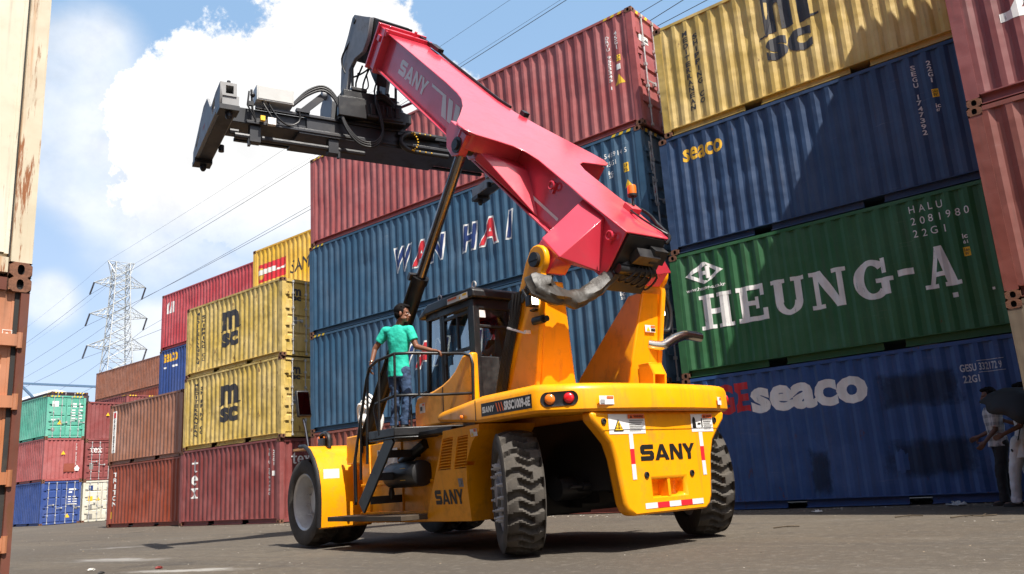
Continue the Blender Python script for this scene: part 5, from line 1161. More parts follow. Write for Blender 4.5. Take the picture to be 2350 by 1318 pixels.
# canvas hose sleeve drooping from the left column to the boom tail
random.seed(3)
pts = [Vector(p) for p in [(-.34, 1.12, 2.98), (-.40, 1.16, 2.86), (-.44, 1.06, 2.80), (-.44, .92, 2.80), (-.44, .76, 2.78), (-.46, .60, 2.83), (-.50, .44, 2.92), (-.58, .28, 3.06), (-.68, .14, 3.2), (-.74, .0, 3.32)]]
q = []
for i in range(len(pts)-1):
    for t_ in (0, .25, .5, .75): q.append(pts[i].lerp(pts[i+1], t_))
q.append(pts[-1]); n = 18; m = MB(); T = [(q[min(i+1, len(q)-1)]-q[max(i-1, 0)]).normalized() for i in range(len(q))]; N = T[0].cross(Vector((1, 0, 0))).normalized(); rings = []
ridge = [random.uniform(-.12, .12) for _ in range(n)]; ridge2 = [random.uniform(-.14, .14) for _ in range(n)]
for i, p in enumerate(q):
    N = (N-T[i]*N.dot(T[i])).normalized(); B_ = T[i].cross(N); f = i/(len(q)-1)
    base = (.160-.05*f/.2 if f < .2 else .118-.04*(f-.2))*(1+.07*math.sin(i*.85)+.04*math.sin(i*2.1))
    rings.append([p+(N*math.cos(a)*1.15+B_*math.sin(a)*.80)*(base*(1+ridge[j]*(1-f)+ridge2[j]*math.sin(i*.42+.5)+random.uniform(-.03, .03))) for j, a in enumerate([2*math.pi*j/n for j in range(n)])])
m.loft(rings); sl = part(m, 'hose_sleeve', canvas, ang=45)
m = MB()
for j in range(4): m.tube([(-.36+.02*j, 1.05+.02*j, 2.78+.02*j), (-.28, 1.12+.015*j, 2.95+.02*j), (-.1, 1.1, 3.02-.03*j), (.1, 1.06, 2.9-.02*j)], .016, 6, smooth=4)
m.tube([(-.7, -.02, 3.3), (-.62, -.2, 3.2), (-.4, -.4, 3.25), (-.3, -.5, 3.5)], .02, 6, smooth=4)
part(m, 'hydraulic_hose', hose, ang=60)
m = MB(); hp = [(-.15, -.98, 3.66), (-.10, -1.08, 3.42), (-.08, -1.20, 3.12), (-.06, -1.30, 2.86), (-.04, -1.26, 2.62), (-.02, -1.12, 2.60)]; m.tube(hp, .03, 8, smooth=6); m.tube([(x+.02, y+.06, z) for x, y, z in hp[2:]], .02, 6, smooth=4)
part(m, 'conduit', hose, ang=60)
# mirror and lamp on the left front fender
m = MB(); m.tube([(5.34, 1.5, 1.52), (5.42, 1.52, 1.85), (5.46, 1.54, 2.0)], .022, 8); mi = part(m, 'mirror_stalk', chrome)
m = MB(); m.obox((5.44, 1.55, 2.24), (.25, .0, 1), (0, 1, .0), .46, .24, .07); m.build('mirror', blk, mi, bevel=.03)
m = MB(); m.obox((5.40, 1.55, 2.25), (.25, .0, 1), (0, 1, .0), .38, .19, .01); m.build('mirror_glass', mat('mirror_glass', (.06, .065, .07), .03, 1.0), mi)
m = MB(); m.tube([(5.0, 1.30, 1.50), (5.02, 1.3, 1.68), (5.16, 1.3, 1.74), (5.32, 1.3, 1.70), (5.36, 1.3, 1.52)], .035, 8, smooth=4); m.box(5.1, 5.3, 1.2, 1.36, 1.52, 1.66); hl = part(m, 'headlight', blk)
m = MB(); m.box(5.30, 5.38, 1.24, 1.34, 1.60, 1.70); m.build('indicator', amber, hl, bevel=.01)
m = MB()
for j in range(4): m.tube([(4.3, 1.0-.05*j, 1.5), (4.35, 1.1-.05*j, 1.9), (4.2, 1.15-.05*j, 2.1+.05*j), (4.05, 1.0-.05*j, 1.9), (4.1, .9, 1.6)], .022, 6, smooth=5)
m.ball((4.15, 1.12, 1.86), .09, 8); m.box(4.2, 4.4, .8, 1.0, 1.45, 1.75); part(m, 'valve_block', dec_s, ang=60)
def split_loose(o):
    """each separate line becomes a part of its own"""
    me = o.data; par = list(range(len(me.vertices)))
    def fd(i):
        while par[i] != i: par[i] = par[par[i]]; i = par[i]
        return i
    for e in me.edges:
        a_, b_ = fd(e.vertices[0]), fd(e.vertices[1])
        if a_ != b_: par[a_] = b_
    grp = {}
    for pg in me.polygons: grp.setdefault(fd(pg.vertices[0]), []).append(list(pg.vertices))
    if len(grp) < 2: return
    for fs in grp.values():
        ids = sorted({i for f in fs for i in f}); mp_ = {v: j for j, v in enumerate(ids)}
        n_ = bpy.data.meshes.new(o.name); n_.from_pydata([me.vertices[i].co[:] for i in ids], [], [[mp_[i] for i in f] for f in fs]); n_.materials.append(me.materials[0])
        n_.polygons.foreach_set('use_smooth', [True]*len(n_.polygons)); n_.set_sharp_from_angle(angle=R(60))
        c_ = bpy.data.objects.new(o.name.split('.')[0], n_); COL.objects.link(c_); c_.parent = o.parent; c_.location = o.location; c_.rotation_euler = o.rotation_euler
    bpy.data.objects.remove(o)
for o in [x for x in bpy.data.objects if x.name.split('.')[0] in ('hose', 'hydraulic_hose', 'hose_bundle', 'cable_run', 'conduit', 'chain_link_pin')]:
    if o.name.startswith('hose_bundle'): o.name = 'hose'
    split_loose(o)
# ------------------------------------------------------------------ people
skin = mat('skin', (.20, .085, .048), .5, var=.12, vscale=12)
skin_d = mat('skin_dark', (.12, .055, .035), .55)
hairm = mat('black_hair', (.006, .005, .005), .75, bump=.5, bscale=160, spec=.12)
teal = mat('turquoise_cotton', (.016, .50, .36), .8, var=.10, vscale=7, bump=.35, bscale=22)
denim = mat('denim', (.03, .06, .125), .85, var=.45, vscale=11, bump=.5, bscale=26)
eyew = mat('eye_white', (.6, .58, .55), .3); eyeb = mat('eye_dark', (.01, .008, .008), .2)
def cap(m, p0, p1, r0, r1, n=16, flat=None):
    """tapered limb with rounded ends"""
    p0 = Vector(p0); p1 = Vector(p1); d = (p1-p0); L_ = d.length; d.normalize(); prof = []
    for i in range(1, 7):
        a = math.pi/2*i/6; prof.append((r0*math.sin(a), -r0*math.cos(a)))
    for i in range(0, 6):
        a = math.pi/2*i/6; prof.append((r1*math.cos(a), L_+r1*math.sin(a)))
    return m.lathe([(.0005, -r0)]+prof+[(.0005, L_+r1)], p0, d, n)
def ell(m, c, ax, ay, rx, ry, rz):
    """ellipsoid with its own axes"""
    c = Vector(c); ax = Vector(ax).normalized(); ay = Vector(ay); ay = (ay-ax*ay.dot(ax)).normalized(); az = ax.cross(ay); rings = []
    for i in range(1, 12):
        a = math.pi*i/12; rings.append([c+az*(rz*math.cos(a))+ax*(rx*math.sin(a)*math.cos(b_))+ay*(ry*math.sin(a)*math.sin(b_)) for b_ in [2*math.pi*j/18 for j in range(18)]])
    return m.loft(rings)
def torso(m, rings):
    """rings of (centre, side axis, front axis, half width, half depth)"""
    R_ = []
    for c, ax, ay, w_, d_ in rings:
        c = Vector(c); ax = Vector(ax).normalized(); ay = Vector(ay).normalized()
        R_.append([c+ax*(w_*(abs(math.cos(a))**.8)*(1 if math.cos(a) >= 0 else -1))+ay*(d_*math.sin(a)) for a in [2*math.pi*j/28 for j in range(28)]])
    return m.loft(R_)
def meld(m, name, material, vox=.007, smooth=4, parent=None, wrinkle=0.):
    """fuse overlapping solids into one continuous skin"""
    o = m.build(name, material, None); md = o.modifiers.new('r', 'REMESH'); md.mode = 'VOXEL'; md.voxel_size = vox; md.use_smooth_shade = True
    if smooth: s_ = o.modifiers.new('s', 'SMOOTH'); s_.iterations = smooth; s_.factor = .5
    if wrinkle:
        tx = bpy.data.textures.new('folds', 'CLOUDS'); tx.noise_scale = .09; tx.noise_depth = 2; dm = o.modifiers.new('d', 'DISPLACE'); dm.texture = tx; dm.strength = wrinkle; dm.mid_level = .5; dm.texture_coords = 'LOCAL'
    bpy.context.view_layer.update(); me = bpy.data.meshes.new_from_object(o.evaluated_get(bpy.context.evaluated_depsgraph_get())); o.modifiers.clear(); o.data = me
    me.polygons.foreach_set('use_smooth', [True]*len(me.polygons))
    if parent: o.parent = parent
    return o
def hand(m, w_, palm_dir, back, curl, s_=1., thumb=1):
    """palm, four bent fingers of unequal length, and a thumb off the side of the palm"""
    w_ = Vector(w_); f = Vector(palm_dir).normalized(); b_ = Vector(back); b_ = (b_-f*b_.dot(f)).normalized(); sd_ = f.cross(b_)
    cap(m, w_, w_+f*.03*s_, .026*s_, .028*s_)
    for k_ in (-1.5, -.5, .5, 1.5): cap(m, w_+f*.02*s_+sd_*k_*.013*s_, w_+f*.085*s_+sd_*k_*.019*s_, .017*s_, .012*s_, 10)
    for k_, L_ in ((-1.5, .78), (-.5, 1.0), (.5, 1.06), (1.5, .95)):
        p = w_+f*.088*s_+sd_*k_*.0195*s_; d = f.copy(); a = 0
        for seg, r_ in ((.040, .0098), (.026, .0088), (.022, .0078)):
            a += curl; d = (f*math.cos(a)-b_*math.sin(a)); q_ = p+d*seg*L_*s_; cap(m, p, q_, r_*s_, r_*.93*s_, 8); p = q_
    p = w_+f*.025*s_+sd_*thumb*.028*s_; d = (f*.62+sd_*thumb*.62-b_*.5).normalized(); q_ = p+d*.042*s_; cap(m, p, q_, .014*s_, .0115*s_, 8); d2 = (f*.75+sd_*thumb*.05-b_*.75).normalized(); cap(m, q_, q_+d2*.034*s_, .011*s_, .009*s_, 8)
def head(m, c, face, up, s_=1.):
    c = Vector(c); f = Vector(face).normalized(); u = Vector(up); u = (u-f*u.dot(f)).normalized(); r_ = f.cross(u)
    P = lambda x, y, z: c+f*x*s_+r_*y*s_+u*z*s_
    ell(m, P(-.012, 0, .035), f, r_, .096, .074, .092); ell(m, P(.03, 0, -.045), f, r_, .066, .056, .072); ell(m, P(.062, 0, -.092), f, r_, .026, .028, .022)
    ell(m, P(.075, 0, .018), f, r_, .022, .058, .016)                                   # brow
    cap(m, P(.088, 0, .008), P(.108, 0, -.030), .0085*s_, .013*s_, 8); 
    for y in (-1, 1): ell(m, P(.098, y*.012, -.034), f, r_, .010, .008, .008); ell(m, P(.062, y*.045, -.025), f, r_, .022, .016, .020); ell(m, P(-.012, y*.077, -.012), f, r_, .020, .010, .032); ell(m, P(.03, y*.048, -.07), f, r_, .045, .012, .022)
    ell(m, P(.088, 0, -.062), f, r_, .012, .024, .006); ell(m, P(.086, 0, -.073), f, r_, .011, .021, .007)
    return P, f, r_, u
def face_bits(P, f, r_, u, root, s_=1.):
    for y in (-1, 1):
        m = MB(); ell(m, P(.080, y*.030, -.004), f, r_, .012*s_, .014*s_, .008*s_); m.build('eye', eyew, root)
        m = MB(); ell(m, P(.0895, y*.030, -.004), f, r_, .005*s_, .0065*s_, .0065*s_); m.build('pupil', eyeb, root)
        m = MB(); m.tube([P(.088, y*.014, .014), P(.090, y*.032, .020), P(.076, y*.052, .013)], .0055*s_, 6); m.build('eyebrow', hairm, root)
    m = MB(); m.tube([P(.094, -.022, -.0675), P(.1005, 0, -.0665), P(.094, .022, -.0675)], .0028*s_, 6); m.build('mouth_line', mat('lip', (.10, .03, .025), .5), root)
def hair(P, f, r_, u, root, s_=1., vol=.0):
    m = MB(); random.seed(5)
    ell(m, P(-.030, 0, .052), f, r_, (.098+vol)*s_, (.083+vol)*s_, (.088+vol)*s_); ell(m, P(-.062, 0, .0), f, r_, .055*s_, .070*s_, .075*s_); ell(m, P(.045, 0, .098), f, r_, .058*s_, .060*s_, .034*s_)
    for y in (-1, 1): ell(m, P(.012, y*.072, .030), f, r_, .022*s_, .010*s_, .036*s_)
    for i in range(46):
        a = random.uniform(0, 6.28); e = random.uniform(.15, 1.3); x, y, z = math.cos(a)*math.cos(e), math.sin(a)*math.cos(e), math.sin(e)
        if x > .75: continue
        p = P(-.026+.092*x, .080*y, .052+.088*z); cap(m, p, p+(p-P(-.03, 0, .03)).normalized()*.008*s_+f*.010*s_, .012*s_, .006*s_, 6)
    return meld(m, 'hair', hairm, .005, 2, root)
V = Vector
def MW(p): return M0+Matrix.Rotation(MRZ, 3, 'Z') @ V(p)
# the young man on the platform
foot = V((2.50, 1.40, 1.572))
L_ = lambda *p: V(p)-foot
side = V((.34, .18, .03)).normalized(); front = V((.47, -.88, 0)).normalized(); up = V((0, 0, 1))
m = MB()
nk = L_(2.435, 1.40, 3.0); hd = L_(2.375, 1.385, 3.135)
fdir = V((-.66, -.72, -.06))
P, ff, rr, uu = head(m, hd, fdir, V((.06, .02, 1)))
cap(m, L_(2.47, 1.41, 2.93), L_(2.40, 1.392, 3.07), .060, .052)
sh = {1: L_(2.67, 1.49, 2.935), -1: L_(2.33, 1.315, 2.905)}
el = {1: L_(2.80, 1.60, 2.70), -1: L_(2.255, 1.255, 2.665)}
wr = {1: L_(2.765, 1.675, 2.50), -1: L_(2.03, 1.125, 2.575)}
torso(m, [(L_(2.50, 1.40, 2.30), side, front, .14, .09), (L_(2.50, 1.40, 2.45), side, front, .135, .085), (L_(2.49, 1.40, 2.62), side, front, .135, .085), (L_(2.48, 1.40, 2.78), side, front, .165, .10), (L_(2.475, 1.40, 2.90), side, front, .155, .085), (L_(2.46, 1.40, 2.96), side, front, .08, .06)])
for q_ in (1, -1):
    cap(m, sh[q_], el[q_], .048, .039); cap(m, el[q_], wr[q_], .038, .025); cap(m, L_(2.47, 1.40, 2.93), sh[q_], .06, .055)
hand(m, wr[-1], V((-.09, -.06, -.018)), V((0, 0, 1)), .62, 1.0, -1)
hand(m, wr[1], V((.02, .02, -.10)), V((.25, .9, .0)), .5, 1.0, 1)
hip = {1: L_(2.575, 1.435, 2.36), -1: L_(2.425, 1.365, 2.36)}
kn = {1: L_(2.555, 1.42, 2.02), -1: L_(2.40, 1.335, 2.02)}
an = {1: L_(2.585, 1.445, 1.66), -1: L_(2.44, 1.37, 1.66)}
for q_ in (1, -1):
    cap(m, hip[q_], kn[q_], .078, .052); cap(m, kn[q_], an[q_], .05, .034)
    cap(m, an[q_]+V((0, 0, -.04)), an[q_]+front*.10+V((0, 0, -.055)), .032, .026)
pers = meld(m, 'person', skin, .0055, 3); pers.location = MW(foot); pers.rotation_euler = (0, 0, MRZ)
tag(pers, 'young man in turquoise T-shirt and jeans standing on the loader platform, holding its rail', 'person')
face_bits(P, ff, rr, uu, pers); hair(P, ff, rr, uu, pers)
m = MB()
torso(m, [(L_(2.50, 1.40, 2.275), side, front, .163, .118), (L_(2.50, 1.40, 2.36), side, front, .160, .118), (L_(2.50, 1.40, 2.46), side, front, .150, .108), (L_(2.49, 1.40, 2.60), side, front, .142, .100), (L_(2.48, 1.40, 2.76), side, front, .168, .112), (L_(2.475, 1.40, 2.87), side, front, .170, .104), (L_(2.465, 1.40, 2.945), side, front, .13, .085), (L_(2.455, 1.40, 2.985), side, front, .074, .066)])
for q_ in (1, -1):
    cap(m, L_(2.47, 1.40, 2.90)+side*q_*.07, sh[q_], .078, .070); e_ = sh[q_]+(el[q_]-sh[q_])*.62; d_ = (el[q_]-sh[q_]).normalized(); m.tube([sh[q_]-d_*.02, sh[q_]+d_*.05, e_], [.068, .070, .064], 20)
meld(m, 'shirt', teal, .007, 6, pers, .016)
m = MB()
torso(m, [(L_(2.50, 1.40, 2.26), side, front, .155, .115), (L_(2.50, 1.40, 2.36), side, front, .152, .112), (L_(2.50, 1.40, 2.44), side, front, .145, .10)])
for q_ in (1, -1):
    cap(m, hip[q_]+V((0, 0, -.02)), kn[q_], .096, .068); cap(m, kn[q_], an[q_], .068, .056); m.tube([an[q_]+V((0, 0, .06)), an[q_]+V((0, 0, -.035))], [.058, .060], 18)
meld(m, 'jeans', denim, .008, 3, pers, .030)
for q_ in (1, -1):
    m = MB(); b_ = an[q_]; torso(m, [(b_+V((0, 0, -.088))+front*.045, side, front, .046, .125), (b_+V((0, 0, -.06))+front*.045, side, front, .045, .12), (b_+V((0, 0, -.035))+front*.01, side, front, .042, .075)])
    m.build('shoe', mat('shoe_dark', (.02, .018, .016), .6), pers)
m = MB(); m.tube([wr[1]+V((.032*math.cos(a), .032*math.sin(a), .02+.004*math.sin(3*a))) for a in [2*math.pi*i/16 for i in range(17)]], .006, 6); m.build('bracelet', mat('bracelet_metal', (.4, .36, .3), .3, .9), pers)
# the driver in the cab
foot = V((2.1, -.08, 2.25)); side = V((0, 1, 0)); front = V((1, 0, 0))
m = MB(); P, ff, rr, uu = head(m, L_(2.22, -.06, 3.02), V((1, .25, 0)), V((0, 0, 1)))
cap(m, L_(2.14, -.08, 2.78), L_(2.19, -.07, 2.94), .058, .052)
torso(m, [(L_(2.1, -.08, 2.28), side, front, .15, .10), (L_(2.08, -.08, 2.5), side, front, .14, .10), (L_(2.1, -.08, 2.72), side, front, .17, .10), (L_(2.12, -.08, 2.82), side, front, .09, .07)])
for q_ in (1, -1):
    s0 = L_(2.12, -.08+q_*.19, 2.74); e0 = L_(2.24, -.08+q_*.27, 2.50); w0 = L_(2.46, -.08+q_*.17, 2.44)
    cap(m, s0, e0, .05, .04); cap(m, e0, w0, .038, .027); hand(m, w0, V((1, -q_*.2, .1)), V((0, 0, 1)), .5, 1, q_); cap(m, L_(2.1, -.08, 2.72), s0, .06, .055)
    cap(m, L_(2.12, -.08+q_*.09, 2.30), L_(2.55, -.08+q_*.12, 2.32), .075, .055); cap(m, L_(2.55, -.08+q_*.12, 2.32), L_(2.70, -.08+q_*.12, 1.9), .052, .036); cap(m, L_(2.70, -.08+q_*.12, 1.86), L_(2.84, -.08+q_*.12, 1.82), .036, .03)
drv = meld(m, 'person', skin_d, .008, 3); drv.location = MW(foot); drv.rotation_euler = (0, 0, MRZ)
tag(drv, 'driver in a pale shirt seated inside the black cab, seen through its rear window', 'person')
hair(P, ff, rr, uu, drv)
m = MB(); torso(m, [(L_(2.1, -.08, 2.27), side, front, .18, .13), (L_(2.08, -.08, 2.5), side, front, .165, .125), (L_(2.1, -.08, 2.7), side, front, .19, .115), (L_(2.12, -.08, 2.80), side, front, .11, .08)])
for q_ in (1, -1): cap(m, L_(2.11, -.08+q_*.12, 2.72), L_(2.18, -.08+q_*.235, 2.60), .07, .062)
meld(m, 'shirt', mat('pale_shirt', (.42, .42, .38), .85), .009, 3, drv, .015)
m = MB()
for q_ in (1, -1): cap(m, L_(2.12, -.08+q_*.09, 2.30), L_(2.55, -.08+q_*.12, 2.32), .088, .066); cap(m, L_(2.55, -.08+q_*.12, 2.32), L_(2.70, -.08+q_*.12, 1.92), .064, .05)
meld(m, 'trousers', mat('dark_trousers', (.02, .02, .024), .85), .009, 3, drv)
# two people by the wall under a dark umbrella
def checks(name):
    mm = bpy.data.materials.new(name); mm.use_nodes = True; t = NT(mm.node_tree); b = t.n['Principled BSDF']; tc = t.new('TexCoord').outputs['Object']
    sp_ = t.new('SeparateXYZ', i={0: t.map(tc, (55, 55, 55))}).outputs
    f = t.m('MULTIPLY', t.m('ADD', t.m('ADD', t.m('GREATER_THAN', t.m('SINE', sp_[0]), .3), t.m('GREATER_THAN', t.m('SINE', sp_[2]), .3)), t.m('GREATER_THAN', t.m('SINE', sp_[1]), .5)), .33)
    t.l.new(t.mix(f, (.5, .49, .5), (.08, .08, .10)), b.inputs['Base Color']); b.inputs['Roughness'].default_value = .85; return mm
def bystander(pos, face, label, shirt, trousers, shirt_mat, trouser_mat, arms, lean=0., hem=.0, stride=.10):
    f = V((math.cos(face), math.sin(face), 0)); s_ = V((-f.y, f.x, 0)); u = V((0, 0, 1)); m = MB(); ln = f*lean
    P, ff, rr, uu = head(m, V((0, 0, 1.58))+ln*1.5, f, u)
    cap(m, V((0, 0, 1.40))+ln*1.25, V((0, 0, 1.52))+ln*1.4, .056, .05)
    rings = [(.90, .15, .095), (1.05, .14, .09), (1.2, .155, .10), (1.34, .17, .10), (1.42, .10, .07)]
    torso(m, [(V((0, 0, z))+ln*z*.9, s_, f, w_, d_) for z, w_, d_ in rings])
    A = {}
    for q_ in (1, -1):
        s0 = V((0, 0, 1.36))+ln*1.2+s_*q_*.19; e0 = s0+arms[q_][0]; w0 = e0+arms[q_][1]; A[q_] = (s0, e0, w0)
        cap(m, s0, e0, .048, .038); cap(m, e0, w0, .037, .026); hand(m, w0, arms[q_][1], s_*q_, .55, 1, 1); cap(m, V((0, 0, 1.36))+ln*1.2, s0, .06, .052)
        h0 = V((0, 0, .88))+s_*q_*.085; k0 = V((0, 0, .48))+s_*q_*.09+f*(.03+q_*stride*.5); a0 = V((0, 0, .08))+s_*q_*.09+f*q_*stride
        cap(m, h0, k0, .08, .052); cap(m, k0, a0, .05, .034); cap(m, a0-u*.035, a0+f*.13-u*.045, .034, .028); A[q_] += (h0, k0, a0)
    o = meld(m, 'person', skin_d, .008, 3); o.location = pos; tag(o, label, 'person'); hair(P, ff, rr, uu, o)
    m = MB(); torso(m, [(V((0, 0, z))+ln*z*.9, s_, f, w_+.022, d_+.02) for z, w_, d_ in [(.84-hem, .165+hem*.2, .11+hem*.2)]+rings[1:4]+[(1.42, .11, .075)]])
    for q_ in (1, -1): s0, e0 = A[q_][:2]; cap(m, V((0, 0, 1.34))+ln*1.2+s_*q_*.08, s0, .072, .066); m.tube([s0, s0.lerp(e0, .85)], [.066, .062], 16)
    meld(m, shirt, shirt_mat, .009, 4, o, .02)
    m = MB(); torso(m, [(V((0, 0, .84)), s_, f, .16, .115), (V((0, 0, .98))+ln*.9, s_, f, .15, .105)])
    for q_ in (1, -1): h0, k0, a0 = A[q_][3:]; cap(m, h0, k0, .10, .078); cap(m, k0, a0, .078, .062); m.tube([a0+u*.04, a0-u*.03], [.066, .07], 16)
    meld(m, trousers, trouser_mat, .009, 3, o, .022)
    for q_ in (1, -1): a0 = A[q_][5]; m = MB(); torso(m, [(a0-u*.078+f*.05, s_, f, .046, .13), (a0-u*.04+f*.05, s_, f, .044, .12), (a0-u*.01, s_, f, .04, .06)]); m.build('sandal', M['gasket'], o)
    return o
bystander((-2.50, 14.12, .004), R(205), 'person in checked shirt and dark trousers by the royal blue container, half behind an umbrella', 'shirt', 'trousers', checks('checked_cloth'), mat('charcoal_trousers', (.014, .014, .017), .85), {1: (V((-.05, .02, -.27)), V((-.16, -.06, -.18))), -1: (V((.0, -.03, -.28)), V((-.18, -.05, -.08)))}, .02)
bystander((-2.20, 13.78, .004), R(185), 'person in pale grey white clothes bending forward under the dark umbrella at the right edge', 'shirt', 'trousers', mat('pale_cloth', (.55, .56, .58), .85, var=.15), mat('white_trousers', (.62, .63, .65), .85, var=.12), {1: (V((-.04, -.06, -.26)), V((-.22, -.05, -.10))), -1: (V((-.10, .05, -.22)), V((-.17, .02, .06)))}, -.10, .18, .16)
um = thing('umbrella', 'open black umbrella tilted over the two people at the right edge', 'umbrella', (-2.05, 13.5, 1.22))
ax = V((.36, -.30, .88)).normalized(); a1 = ax.cross(V((0, 0, 1))).normalized(); a2 = ax.cross(a1); m = MB(); rings = []
for r_, h in ((.02, .40), (.18, .375), (.34, .31), (.47, .21), (.55, .09)):
    rings.append([ax*(h-.012*(1-math.cos(8*t_))*(r_/.55)**2*-1.6)+(a1*math.cos(t_)+a2*math.sin(t_))*r_*(1-.05*(1-math.cos(8*t_))*(r_/.55)) for t_ in [2*math.pi*j/64 for j in range(64)]])
m.loft(rings, cap=False); o = m.build('canopy', mat('umbrella_cloth', (.010, .010, .012), .7), um); sl_ = o.modifiers.new('thick', 'SOLIDIFY'); sl_.thickness = .004
m = MB(); m.tube([ax*.45, ax*-.45], .008, 8); m.tube([ax*-.42, ax*-.50+a1*.02, ax*-.53+a1*.05, ax*-.49+a1*.075], .013, 8)
m.build('shaft', blk, um)
m = MB()
for j in range(8): t_ = 2*math.pi*j/8; m.tube([ax*.37+(a1*math.cos(t_)+a2*math.sin(t_))*.1, ax*.07+(a1*math.cos(t_)+a2*math.sin(t_))*.53], .003, 5); m.tube([ax*.12, ax*.27+(a1*math.cos(t_)+a2*math.sin(t_))*.28], .003, 5)
m.build('rib', M['rod'], um)
# ------------------------------------------------------------------ pylon and lines
galv = mat('galvanised_lattice', (.46, .48, .48), .55, .25, var=.15)
TX, TY = -120., 53.6
ld = V((94, -12, 0)).normalized(); ad = V((12, 94, 0)).normalized()
py = thing('transmission_pylon', 'tall galvanised lattice pylon with three pairs of crossarms behind the containers', 'pylon', (TX, TY, 0))
hw = [(0, 3.3), (8, 2.7), (16, 2.0), (23, 1.55), (28, 1.25), (32.5, 1.08), (36.2, .98)]
def hwz(z):
    for (z0, w0), (z1, w1) in zip(hw, hw[1:]):
        if z <= z1: return w0+(w1-w0)*(z-z0)/(z1-z0)
    return hw[-1][1]
def cn(z, i): w_ = hwz(z); sx, sy = ((1, 1), (1, -1), (-1, -1), (-1, 1))[i % 4]; return ld*sx*w_+ad*sy*w_+V((0, 0, z))
m = MB()
for i in range(4): 
    for (z0, _), (z1, _) in zip(hw, hw[1:]): m.tube([cn(z0, i), cn(z1, i)], .095, 5)
zs = [0, 4.5, 9, 13, 16.5, 19.5, 21.6, 23.6, 25.2, 26.8, 28.3, 29.8, 31.3, 32.8, 34, 35.2, 36.2]
for z0, z1 in zip(zs, zs[1:]):
    for i in range(4):
        m.tube([cn(z0, i), cn(z1, i+1)], .05, 4); m.tube([cn(z0, i+1), cn(z1, i)], .05, 4); m.tube([cn(z1, i), cn(z1, i+1)], .045, 4)
m.build('tower_body', galv, py)
tips = {}
for z, hl in ((23.3, 4.12), (28.0, 3.98), (32.7, 3.62)):
    for s_ in (1, -1):
        m = MB(); tip = ad*s_*hl+V((0, 0, z+.25)); w_ = hwz(z); b_ = []
        for sx in (1, -1):
            lo = ld*sx*w_+ad*s_*w_+V((0, 0, z)); hi = ld*sx*hwz(z+1.6)+ad*s_*hwz(z+1.6)+V((0, 0, z+1.5)); m.tube([lo, tip], .06, 4); m.tube([hi, tip], .06, 4); b_.append((lo, hi))
            for f in (.3, .6): m.tube([lo.lerp(tip, f), hi.lerp(tip, f*.9)], .035, 4); m.tube([lo.lerp(tip, f), hi.lerp(tip, f-.28)], .035, 4)
        for f in (.0, .35, .65): m.tube([b_[0][0].lerp(tip, f), b_[1][0].lerp(tip, f)], .035, 4)
        m.build('crossarm', galv, py)
        e = tip+V((0, 0, -1.95))-ad*.55+ld*.1; q = MB(); n_ = 11
        for j in range(n_): a = tip.lerp(e, (j+.5)/n_); dd = (e-tip).normalized(); q.cyl(a-dd*.05, a+dd*.05, .15, .11, n=8)
        q.tube([tip, e], .03, 5); q.build('insulator_string', mat('insulator_glaze', (.045, .04, .045), .35), py); tips[(z, s_)] = V((TX, TY, 0))+e
m = MB()
for s_ in (1, -1):
    tip = ad*s_*1.9+V((0, 0, 36.5))
    for sx in (1, -1): m.tube([ld*sx*.98+ad*s_*.98+V((0, 0, 36.2)), tip], .06, 4); m.tube([ld*sx*1.03+ad*s_*1.03+V((0, 0, 34.4)), tip], .06, 4)
    tips[(36, s_)] = V((TX, TY, 0))+tip
m.build('earth_peak', galv, py)
wire = mat('conductor', (.05, .05, .055), .6)
ends = {(36, -1): (-32.14, 40.68, 34), (36, 1): (-29.6, 43.3, 34), (32.7, -1): (-25.78, 38.36, 30), (32.7, 1): (-21.49, 42.83, 30), (28.0, -1): (-52.5, 42.2, 26), (28.0, 1): (-17.6, 37.8, 26), (23.3, -1): (-66, 46, 22), (23.3, 1): (-66, 51, 22)}
names = {(36, -1): 'thin earth wire from the left tip of the pylon peak', (36, 1): 'thin earth wire from the right tip of the pylon peak', (32.7, -1): 'power cable from the left end of the pylon upper crossarm', (32.7, 1): 'power cable from the right end of the pylon upper crossarm', (28.0, -1): 'power cable from the left end of the pylon middle crossarm', (28.0, 1): 'power cable from the right end of the pylon middle crossarm', (23.3, -1): 'power cable from the left end of the pylon lowest crossarm', (23.3, 1): 'power cable from the right end of the pylon lowest crossarm'}
for k_, a in tips.items():
    b_ = V(ends[k_]); d_ = b_-a; far = a+d_*1.6; back = a-V((d_.x, d_.y, 0)).normalized()*150+V((0, 0, 1)); pts = []
    for i in range(13): f = i/12; pts.append(back.lerp(a, f)-V((0, 0, 4*2.2*f*(1-f))))
    for i in range(1, 25): f = i/24*1.6; pts.append(a+d_*f-V((0, 0, 4*.35*f*(1-f) if f < 1 else 0)))
    m = MB(); m.tube(pts, .012 if k_[0] == 36 else .022, 5)
    tag(m.build('power_cable', wire, ang=80), names[k_], 'cable', 'overhead lines of the pylon')
